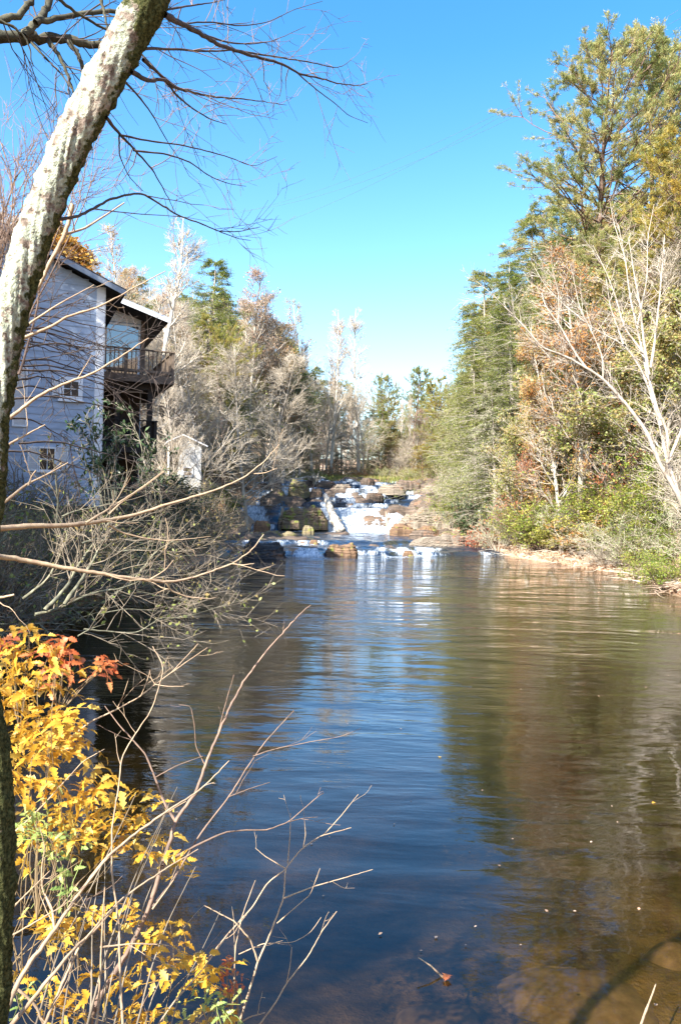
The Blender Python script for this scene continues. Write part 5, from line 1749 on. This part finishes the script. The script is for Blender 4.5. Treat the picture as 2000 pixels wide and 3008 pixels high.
# ------------------------------------------------------------------ foreground saplings, traced
r6 = dict(s=.7015, ox=0, oy=1800)
sap = {
    'forked sapling with the thickest stem rising through the yellow leaves': ('twig_brown', [
        (zl5([(330, 1900), (400, 1640), (500, 1480), (560, 1380), (630, 1220), (680, 1060), (720, 930), (740, 860), (820, 760), (860, 640), (910, 520), (960, 400), (1020, 290), (1100, 180), (1180, 90), (1260, 0), (1300, -30)], 2.5, 3.2, **r6), .0115, .0022),
        (zl5([(640, 1230), (720, 1130), (760, 1060), (850, 910), (960, 770), (1040, 640), (1110, 540), (1230, 410)], 2.7, 3.1, **r6), .0045, .0016),
        (zl5([(680, 1060), (700, 1040), (830, 970), (940, 920), (1010, 910), (1120, 910), (1210, 875), (1330, 770), (1355, 755)], 2.7, 3.1, **r6), .0045, .0014),
        (zl5([(1210, 875), (1270, 860), (1330, 855)], 2.9, 3, **r6), .002, .001),
        (zl5([(740, 880), (690, 800), (650, 690), (610, 590), (500, 470), (440, 390)], 2.8, 2.9, **r6), .0055, .0015),
        (zl5([(650, 690), (740, 640), (850, 600)], 2.8, 2.9, **r6), .002, .001),
        (zl5([(860, 640), (820, 560), (815, 470), (800, 390), (750, 385)], 2.9, 2.9, **r6), .0022, .001),
        (zl5([(910, 520), (940, 400), (980, 260)], 3, 3, **r6), .0025, .001),
        (zl5([(1060, 600), (1150, 570), (1300, 540), (1420, 520), (1510, 485)], 3, 3.1, **r6), .002, .001),
        (zl5([(960, 770), (1050, 735), (1130, 710)], 2.9, 3, **r6), .002, .001),
    ]),
    'slim grey sapling whose twigs fan out over the open blue water': ('twig_tan', [
        (zl5([(960, 1860), (1000, 1720), (1040, 1600), (1080, 1460), (1130, 1350), (1190, 1190), (1195, 1070), (1270, 980), (1340, 935), (1470, 900)], 2.6, 2.9, **r6), .0048, .0014),
        (zl5([(1350, 935), (1420, 860), (1500, 760)], 2.9, 2.9, **r6), .002, .001),
        (zl5([(1195, 1070), (1110, 1020), (1070, 985)], 2.8, 2.8, **r6), .0025, .001),
        (zl5([(1205, 1050), (1215, 930), (1217, 840)], 2.8, 2.8, **r6), .002, .001),
        (zl5([(1190, 1195), (1300, 1150), (1440, 1110), (1560, 1075)], 2.8, 2.9, **r6), .003, .001),
        (zl5([(1080, 1460), (1050, 1370), (980, 1290), (930, 1265), (855, 1225)], 2.7, 2.7, **r6), .0035, .0015),
        (zl5([(1160, 1300), (1230, 1240), (1300, 1180), (1340, 1070)], 2.8, 2.8, **r6), .002, .001),
        (zl5([(1270, 980), (1280, 930), (1275, 870)], 2.8, 2.8, **r6), .0018, .001),
        (zl5([(870, 1450), (960, 1340), (1060, 1230), (1120, 1130), (1200, 1070)], 2.7, 2.8, **r6), .003, .002),
        (zl5([(1000, 1430), (1100, 1385), (1230, 1380), (1300, 1340), (1345, 1275)], 2.7, 2.8, **r6), .002, .001),
        (zl5([(1010, 1850), (1060, 1760), (1150, 1640), (1200, 1550), (1290, 1440), (1350, 1330), (1410, 1250)], 2.6, 2.8, **r6), .004, .0012),
        (zl5([(1200, 1550), (1215, 1480), (1222, 1400)], 2.7, 2.7, **r6), .0018, .001),
        (zl5([(1000, 1720), (1050, 1690), (1110, 1675)], 2.6, 2.6, **r6), .003, .0015),
        (zl5([(950, 1850), (980, 1600), (985, 1400), (1020, 1250), (1070, 1120)], 2.6, 2.7, **r6), .0032, .001),
    ]),
    'pale grey stems curving up from the bottom left corner': ('twig_tan', [
        (zl5([(-20, 1760), (20, 1680), (100, 1500), (200, 1370), (330, 1180), (440, 1030), (560, 930), (700, 830), (830, 750), (960, 620)], 2.0, 2.7, **r6), .0085, .0016),
        (zl5([(330, 1180), (430, 1050), (520, 960), (640, 870), (780, 790)], 2.3, 2.6, **r6), .004, .0014),
        (zl5([(30, 1750), (250, 1480), (330, 1390), (400, 1330), (520, 1190), (680, 1080), (830, 990)], 2.1, 2.6, **r6), .0065, .0014),
        (zl5([(160, 1800), (190, 1720), (260, 1560), (330, 1400), (430, 1280), (520, 1190)], 2.1, 2.4, **r6), .0055, .002),
        (zl5([(215, 1240), (180, 1160), (175, 1080), (190, 980), (170, 900)], 2.4, 2.4, **r6), .0035, .001),
        (zl5([(230, 1330), (220, 1240), (190, 1180)], 2.3, 2.4, **r6), .004, .003),
        (zl5([(520, 1850), (515, 1700), (505, 1560), (500, 1300), (470, 1100), (470, 900), (500, 720), (510, 600), (560, 520), (640, 400), (690, 230), (640, 140)], 2.3, 2.6, **r6), .0048, .0012),
        (zl5([(400, 1800), (420, 1560), (430, 1300), (440, 1150)], 2.3, 2.3, **r6), .004, .002),
        (zl5([(20, 1370), (140, 1300), (260, 1230), (330, 1130)], 2.2, 2.3, **r6), .003, .001),
        (zl5([(50, 1240), (130, 1160), (210, 1080)], 2.2, 2.2, **r6), .003, .001),
        (zl5([(640, 1240), (720, 1130), (770, 1050)], 2.4, 2.4, **r6), .003, .001),
        (zl5([(420, 1400), (560, 1385), (700, 1390), (780, 1430)], 2.3, 2.4, **r6), .003, .001),
        (zl5([(60, 920), (140, 850), (260, 720), (350, 620), (440, 570)], 2.6, 2.7, **r6), .003, .001),
        (zl5([(570, 1900), (640, 1760), (720, 1640), (860, 1480), (960, 1340)], 2.3, 2.5, **r6), .0035, .0015),
        (zl5([(60, 1560), (150, 1640), (200, 1760), (260, 1900)], 2.2, 2.2, **r6), .004, .004),
    ]),
    'light tan forked twig standing against the dark water right of the yellow leaves': ('twig_tan', [
        (zl5([(300, 520), (380, 455), (480, 410), (590, 350), (650, 300), (720, 250), (830, 130)], 3.0, 3.2, **r6), .0038, .0014),
        (zl5([(650, 300), (700, 308), (770, 308)], 3.1, 3.1, **r6), .002, .001),
        (zl5([(590, 350), (615, 290), (630, 240)], 3.1, 3.1, **r6), .0018, .001),
        (zl5([(720, 250), (790, 200), (870, 145)], 3.1, 3.1, **r6), .0022, .001),
        (zl5([(490, 405), (520, 340), (540, 275)], 3.1, 3.1, **r6), .0018, .001),
        (zl5([(650, 300), (632, 270), (628, 240)], 3.1, 3.1, **r6), .0018, .001),
    ]),
}
for j, (lab, (mt, lns)) in enumerate(sap.items()):
    t = thing('sapling', lab, 'sapling', (0, 0, 0))
    limb_mesh(lns, 30 + j, (mt, mt), 2.0, t, .16, name='stem', tname='twigs', tw=.0016, n3=1, sides=7, up=.05, kmul=6, wob=.10)


g = rs(140)
t = thing('sapling', 'crowd of thin pale shoots rising through the golden leaves at the bottom left', 'sapling', (0, 0, 0))
ln_ = []
for k in range(14):
    a = g.uniform(-60, 520)
    L_ = g.uniform(250, 720)
    sx = g.uniform(-.05, .45) * L_
    ln_.append((px_line([(a, 3060), (a + sx * .25, 3030 - L_ * .33), (a + sx * .6 + g.uniform(-15, 15), 3030 - L_ * .66), (a + sx, 3030 - L_)], 2.3, 2.6), g.uniform(.0018, .0042), .0009))
limb_mesh(ln_, 141, ('twig_under', 'twig_brown'), 1.8, t, .14, name='stem', tname='twigs', tw=.0014, n3=1, sides=6, up=.06, kmul=5, wob=.12)


# ------------------------------------------------------------------ yellow-leaved bush: compound leaves, each its own object
def leaflet(L, W, g, curl=.25):
    """toothed, folded leaflet along +x"""
    ts = np.array([0, .18, .3, .42, .52, .64, .74, .86, 1.0])
    ws = np.array([.02, .70, 1.05, .50, 1.0, .46, .72, .22, 0.0]) * g.uniform(.85, 1.15, 9) * W / 2
    V, Q = [], []
    for t, w in zip(ts, ws):
        z = -curl * L * t * t
        V += [[t * L, -w, z + w * .35], [t * L + 0, 0, z], [t * L, w, z + w * .35]]
    for k in range(len(ts) - 1):
        a = k * 3
        Q += [[a, a + 1, a + 4, a + 3], [a + 1, a + 2, a + 5, a + 4]]
    return np.array(V), np.array(Q)


def compound(seed, n=5, L=.05, mat='leaf_gold'):
    g = rs(seed)
    mb = MB()
    R = .11
    pos = [(1.0, 0)] + [(1 - .42 * (k // 2 + 1), (1 if k % 2 else -1)) for k in range(n - 1)]
    sp = np.array([[0, 0, 0], [R * .5, 0, .012], [R, 0, .0]])
    mb.tubes(sp, np.array([.0012, .001, .0007]), 4)
    for t, sd in pos:
        V, Q = leaflet(L * g.uniform(.7, 1.2), L * g.uniform(.40, .62), g, g.uniform(.05, .7))
        a = sd * math.radians(g.uniform(45, 75))
        b_ = g.uniform(-.5, .3)
        ro = g.uniform(-.6, .6)
        Rm = np.array(Matrix.Rotation(a, 3, 'Z') @ Matrix.Rotation(b_, 3, 'Y') @ Matrix.Rotation(ro, 3, 'X'))
        mb.add(V @ Rm.T + np.array([R * t, 0, .005]), Q)
    return mb.mesh('leaf', M[mat], True)


LG = [compound(k, 5 + k % 3) for k in range(6)]
LC = [compound(20 + k, 7, .05, 'leaf_coral') for k in range(3)]
LM_ = [compound(30 + k, 9, .022, 'leaf_mint') for k in range(2)]


def scatter_leaves(root, spots, meshes, g, D, n, r, sc=(.8, 1.3)):
    out = []
    for (px, py, rr, w) in spots:
        for k in range(int(n * w)):
            a, q = g.uniform(0, 6.283), math.sqrt(g.random()) * rr
            d = g.uniform(*D)
            p = at(px + math.cos(a) * q, py + math.sin(a) * q * .8, d)
            o = link('leaf', meshes[g.integers(len(meshes))], root)
            o.location = (Vector(p.tolist()) - root.location)
            o.rotation_euler = (g.normal(0, .45), g.normal(.25, .4), g.uniform(0, 6.283))
            s_ = g.uniform(*sc)
            o.scale = (s_, s_, s_)
            out.append(p)
    return out


g = rs(90)
YB = thing('yellow_bush', 'bush of golden compound leaves filling the lower left, the largest yellow clump', 'bush', at(60, 2500, 2.9))
spots = [(60, 1900, 70, .5), (50, 1990, 95, 1.1), (120, 2020, 80, .6), (60, 2110, 100, 1.2), (150, 2150, 90, .9), (210, 2170, 70, .5), (80, 2230, 110, 1.1), (240, 2320, 100, .9), (130, 2330, 100, .7), (210, 2440, 110, .9),
         (330, 2420, 70, .5), (420, 2370, 60, .5), (450, 2490, 60, .4), (100, 2470, 90, .5), (540, 2560, 40, .18)]
pts = scatter_leaves(YB, spots, LG, g, (2.6, 3.4), 19, 1, (.6, 1.15))
st = []
for k in range(18):
    p = pts[g.integers(len(pts))]
    b0 = at(g.uniform(-60, 250), 2850, 2.9)
    st.append(([b0, b0 * .6 + p * .4 + g.normal(0, .04, 3), b0 * .2 + p * .8 + g.normal(0, .04, 3), p], .0025, .001))
st = [([q - np.array(YB.location) for q in a], b_, c) for a, b_, c in st]
M['stem_gold'] = simple('stem_gold', (.30, .22, .12), (.16, .11, .06), 30, .6, 0)
limb_mesh(st, 40, ('stem_gold', 'stem_gold'), 0, YB, name='stem', sides=5, wob=.1)
YC = thing('low_yellow_bush', 'sparser golden-leaved bush at the bottom edge beneath the bare saplings', 'bush', at(300, 3000, 2.6))
spots = [(160, 2730, 60, .5), (270, 2700, 60, .5), (220, 2780, 60, .3), (410, 2700, 45, .4), (500, 2720, 50, .4), (440, 2790, 50, .4), (560, 2860, 60, .6), (630, 2870, 40, .4), (500, 2850, 50, .4), (370, 2930, 60, .5),
         (430, 2990, 60, .6), (210, 2900, 70, .4), (560, 2980, 60, .3), (660, 2960, 35, .25), (200, 3000, 80, .4), (70, 2830, 50, .2)]
pts = scatter_leaves(YC, spots, LG, g, (2.3, 2.8), 12, 1, (.6, 1.0))
st = []
for k in range(18):
    p = pts[g.integers(len(pts))]
    b0 = at(g.uniform(100, 500), 3350, 2.5)
    st.append(([b0, b0 * .6 + p * .4 + g.normal(0, .03, 3), b0 * .2 + p * .8 + g.normal(0, .03, 3), p], .0022, .001))
st = [([q - np.array(YC.location) for q in a], b_, c) for a, b_, c in st]
limb_mesh(st, 41, ('stem_gold', 'stem_gold'), 0, YC, name='stem', sides=5, wob=.1)


def sprig(label, spots, meshes, D, n, foot, seed, sc=(.8, 1.2), mat='stem_gold'):
    g = rs(seed)
    f = at(foot[0], foot[1], D[0])
    t = thing('leafy_sprig', label, 'sprig', f)
    pts = scatter_leaves(t, spots, meshes, g, D, n, 1, sc)
    st = [([np.zeros(3), (p - f) * .5 + g.normal(0, .02, 3), p - f], .002, .0008) for p in pts[:14]]
    limb_mesh(st, seed, (mat, mat), 0, t, name='stem', sides=4, wob=.1)


sprig('topmost orange-leaved sprig at the left edge above the golden bush', [(70, 1862, 40, 1), (30, 1900, 40, 1)], LC[1:2] + LG[:3], (3.0, 3.2), 3, (60, 2150), 51)
sprig('coral red sprig pointing up at the top of the golden bush', [(185, 1888, 30, 1), (165, 1915, 25, 1)], LC, (2.9, 3.0), 3, (170, 2100), 52)
sprig('lone red sprig hanging over the dark water right of the bush', [(285, 1960, 26, 1), (305, 1955, 20, 1)], LC, (2.9, 3.0), 2, (190, 2080), 53, (.7, .9))
sprig('orange sprig cluster just below the coral red sprig', [(110, 1945, 35, 1), (170, 1960, 40, 1), (200, 1975, 30, .8)], LC[1:2] + LG[2:5], (2.8, 3.0), 2, (120, 2150), 54)
sprig('small round green leaves low beside the mossy trunk', [(90, 2400, 40, 1), (140, 2480, 45, 1), (220, 2540, 35, .8), (110, 2450, 45, 1)], LM_, (2.5, 2.7), 5, (110, 2700), 55, (1.0, 1.5))
sprig('dry rust-brown seed head sprig right of the low golden bush', [(665, 2830, 18, 1), (680, 2870, 22, 1), (700, 2890, 18, .7)], LC[:1], (2.5, 2.55), 3, (690, 3080), 56, (.35, .5), 'twig_brown')
sprig('small bright green sprig at the bottom edge beside the golden leaves', [(640, 2950, 25, 1), (560, 2975, 20, .7), (70, 2915, 25, .8)], LM_, (2.4, 2.5), 4, (600, 3100), 57, (1.0, 1.4))

# ------------------------------------------------------------------ things lying in the shallows
def flat_leaf(label, px, py, mat, z=.012, L=.06):
    g = rs(int(px))
    v = CR @ np.array([(px - 1000) / F, -(py - 1504) / F, -1.0])
    p = CAM + v * ((z - 3.0) / v[2])
    V, Q = leaflet(L, L * .9, g, .05)
    o = MB().add(V, Q).obj('fallen_leaf', M[mat])
    o.location = p.tolist()
    o.rotation_euler = (0, 0, g.uniform(0, 6))
    return tag(o, label, 'leaf')


def on_water(px, py, z=0):
    v = CR @ np.array([(px - 1000) / F, -(py - 1504) / F, -1.0])
    return CAM + v * ((z - 3.0) / v[2])


flat_leaf('orange leaf lying at the end of the pale stick in the shallows', 1315, 2862, 'leaf_coral', .02, .07)
for px, py, lab in [(1290, 2225, 'single pale leaf afloat in the middle of the pool'), (1923, 2357, 'tiny yellow leaf afloat near the right edge'), (780, 1745, 'pale leaf afloat off the left brush')]:
    flat_leaf(lab, px, py, 'leaf_gold', .006, .05)
a, b_ = on_water(1228, 2812, .10), on_water(1300, 2870, .0)
log('stick', 'short pale stick poking out of the shallows above the slab', [a, (a + b_) / 2 + [.0, 0, .01], b_, b_ + (b_ - a) * .2 - [0, 0, .05]], [.004, .005, .006, .006], 'twig_tan', 6, 8, 'stick')
a, b_ = on_water(1925, 2890, .12), on_water(1870, 3040, .02)
log('stick', 'thin brown stick rising from the water at the bottom right', [a, (a + b_) / 2, b_], [.004, .007, .008], 'twig_tan', 6, 9, 'stick')
M['slab'] = simple('slab', (.30, .23, .17), (.10, .075, .05), 7, .8, .5)
for lab, px, py, w, d_, sd in [('flat rounded slab just under the surface beside the orange leaf', 1295, 2935, .62, .5, 1), ('sandy submerged hump at the lower right of the pool', 1700, 2860, 1.3, .9, 2), ('pale submerged stone at the right edge near the bottom', 1985, 2720, .5, .4, 3)]:
    p = on_water(px, py, -.07)
    g = rs(sd)
    p[2] = gz(p[0], p[1]) - .01
    K = 48
    a = np.arange(K) * 2 * math.pi / K
    q = np.linspace(1.05, .02, 24)
    QQ, A = np.meshgrid(q, a, indexing='ij')
    r = 1 + .16 * fbm(np.cos(A) * 1.2 + sd, np.sin(A) * 1.2, sd, 3)
    X0, Y0 = np.cos(A) * QQ * r * w / 2, np.sin(A) * QQ * r * d_ / 2
    hh = {1: .07, 2: .10, 3: .13}[sd]
    Z0 = hh * (1 - np.clip(QQ, 0, 1) ** (7 if sd == 1 else 2.2)) * (1 + .15 * fbm(X0 * 6, Y0 * 6, sd, 3)) - .01
    i = np.arange(24 * K).reshape(24, K)
    j = np.roll(i, -1, 1)
    o = MB().add(np.stack([X0, Y0, Z0], -1), np.stack([i[:-1], j[:-1], j[1:], i[1:]], -1).reshape(-1, 4)).obj('submerged_slab', M['slab'])
    o.location = p.tolist()
    tag(o, lab, 'rock')


g = rs(150)
n = 70
px_, py_ = g.uniform(500, 2000, n), 1660 + 1300 * g.random(n) ** 1.6
P = np.array([on_water(a, b_, .008) for a, b_ in zip(px_, py_)])
mb = MB()
leaves(mb, P, .03, g, .7, 8, np.stack([g.normal(0, 1, n), g.normal(0, 1, n), np.zeros(n)], 1))
tag(mb.obj('floating_leaves', M['litter']), 'small dead leaves and flecks drifting on the pool', 'leaf litter', None, 'stuff')

# ------------------------------------------------------------------ give every copied plant a label of its own
LOOK = {'poplar': 'slim white-trunked bare tree', 'poplar2': 'slim pale tree with few rust leaves', 'bare': 'pale wide-branched bare tree', 'bare2': 'grey bare tree',
        'bare_pink': 'pinkish fine-twigged tree', 'rust': 'rust-leaved tree', 'rust_thin': 'thinly rust-leaved tree', 'orange': 'orange-leaved oak', 'olive': 'olive-brown leafy tree', 'red': 'red-leaved small tree',
        'hemlock': 'green drooping hemlock', 'hemlock2': 'dense green evergreen', 'hemlock_grey': 'grey half-dead hemlock', 'spruce_dark': 'dark evergreen', 'pine': 'open-crowned pine',
        'pine2': 'slender pine', 'pine_yellow': 'yellow-green pine', 'gold': 'golden small tree', 'brush': 'pale brushy clump',
        'sh_green': 'bright green shrub', 'sh_green2': 'broad yellow-green shrub', 'sh_dark': 'dark evergreen shrub', 'sh_olive': 'olive-brown shrub', 'sh_rust': 'rust-leaved shrub',
        'sh_bare': 'bare twiggy shrub', 'sh_twig': 'brown twiggy shrub', 'sh_grey': 'grey drooping shrub', 'sh_red': 'red-leaved shrub', 'sh_gold': 'golden-leaved shrub', 'sh_bank': 'mossy arching shrub'}
PLACE = [(130, 'behind the lichen trunk'), (320, 'beside the house'), (500, 'behind the balcony'), (640, 'near the white shed'), (760, 'left of the side fall'),
         (880, 'above the straw-covered boulder'), (1000, 'behind the paired white trunks'), (1130, 'by the tallest white trunk'), (1260, 'below the far tall pine'),
         (1420, 'above the pale rock shelf'), (1560, 'around the big hemlock'), (1700, 'right of the hemlock trunk'), (1850, 'behind the leaning white limbs'), (9999, 'near the right edge')]
CRi = np.linalg.inv(CR)
used = {}
for o, key, x, y, h, nm in REG:
    if 'group' not in o or o['group'].startswith('trees on the near left'):
        continue
    v = CRi @ (np.array([x, y, o.location.z + h * .6]) - CAM)
    px, py = 1000 + F * v[0] / -v[2], 1504 - F * v[1] / -v[2]
    if px < -60 or px > 2060:
        o['label'] = LOOK[key] + (' beyond the left edge' if px < 1000 else ' beyond the right edge')
        o['group'] = o['label'] + 's'
        continue
    pl = next(t for a, t in PLACE if px < a)
    band = 'high' if py < 1000 else 'midway' if py < 1220 else 'low'
    if nm in ('arching_shrub', 'bank_brush'):
        pl, band = ('under the house' if y < 24 else 'below the lower deck' if y < 33 else 'by the dark boulder'), ''
    used.setdefault((LOOK[key], band, pl), []).append((y, px, o))
ORD = ['', 'second', 'third', 'fourth', 'fifth', 'sixth', 'seventh', 'eighth', 'ninth', 'tenth']
for (lk, band, pl), L_ in used.items():
    L_.sort(key=lambda t: t[0])
    for k, (y, px, o) in enumerate(L_):
        base_ = (lk + ' ' + band).strip() + ' ' + pl
        if len(L_) > 1:
            w_ = 'nearest' if k == 0 else 'farthest' if k == len(L_) - 1 else (ORD[k] if k < 10 else 'inner') + ' nearest'
            base_ += ', ' + w_ + ' there'
        o['label'] = base_.replace('inner', 'the %dth' % (k + 1))
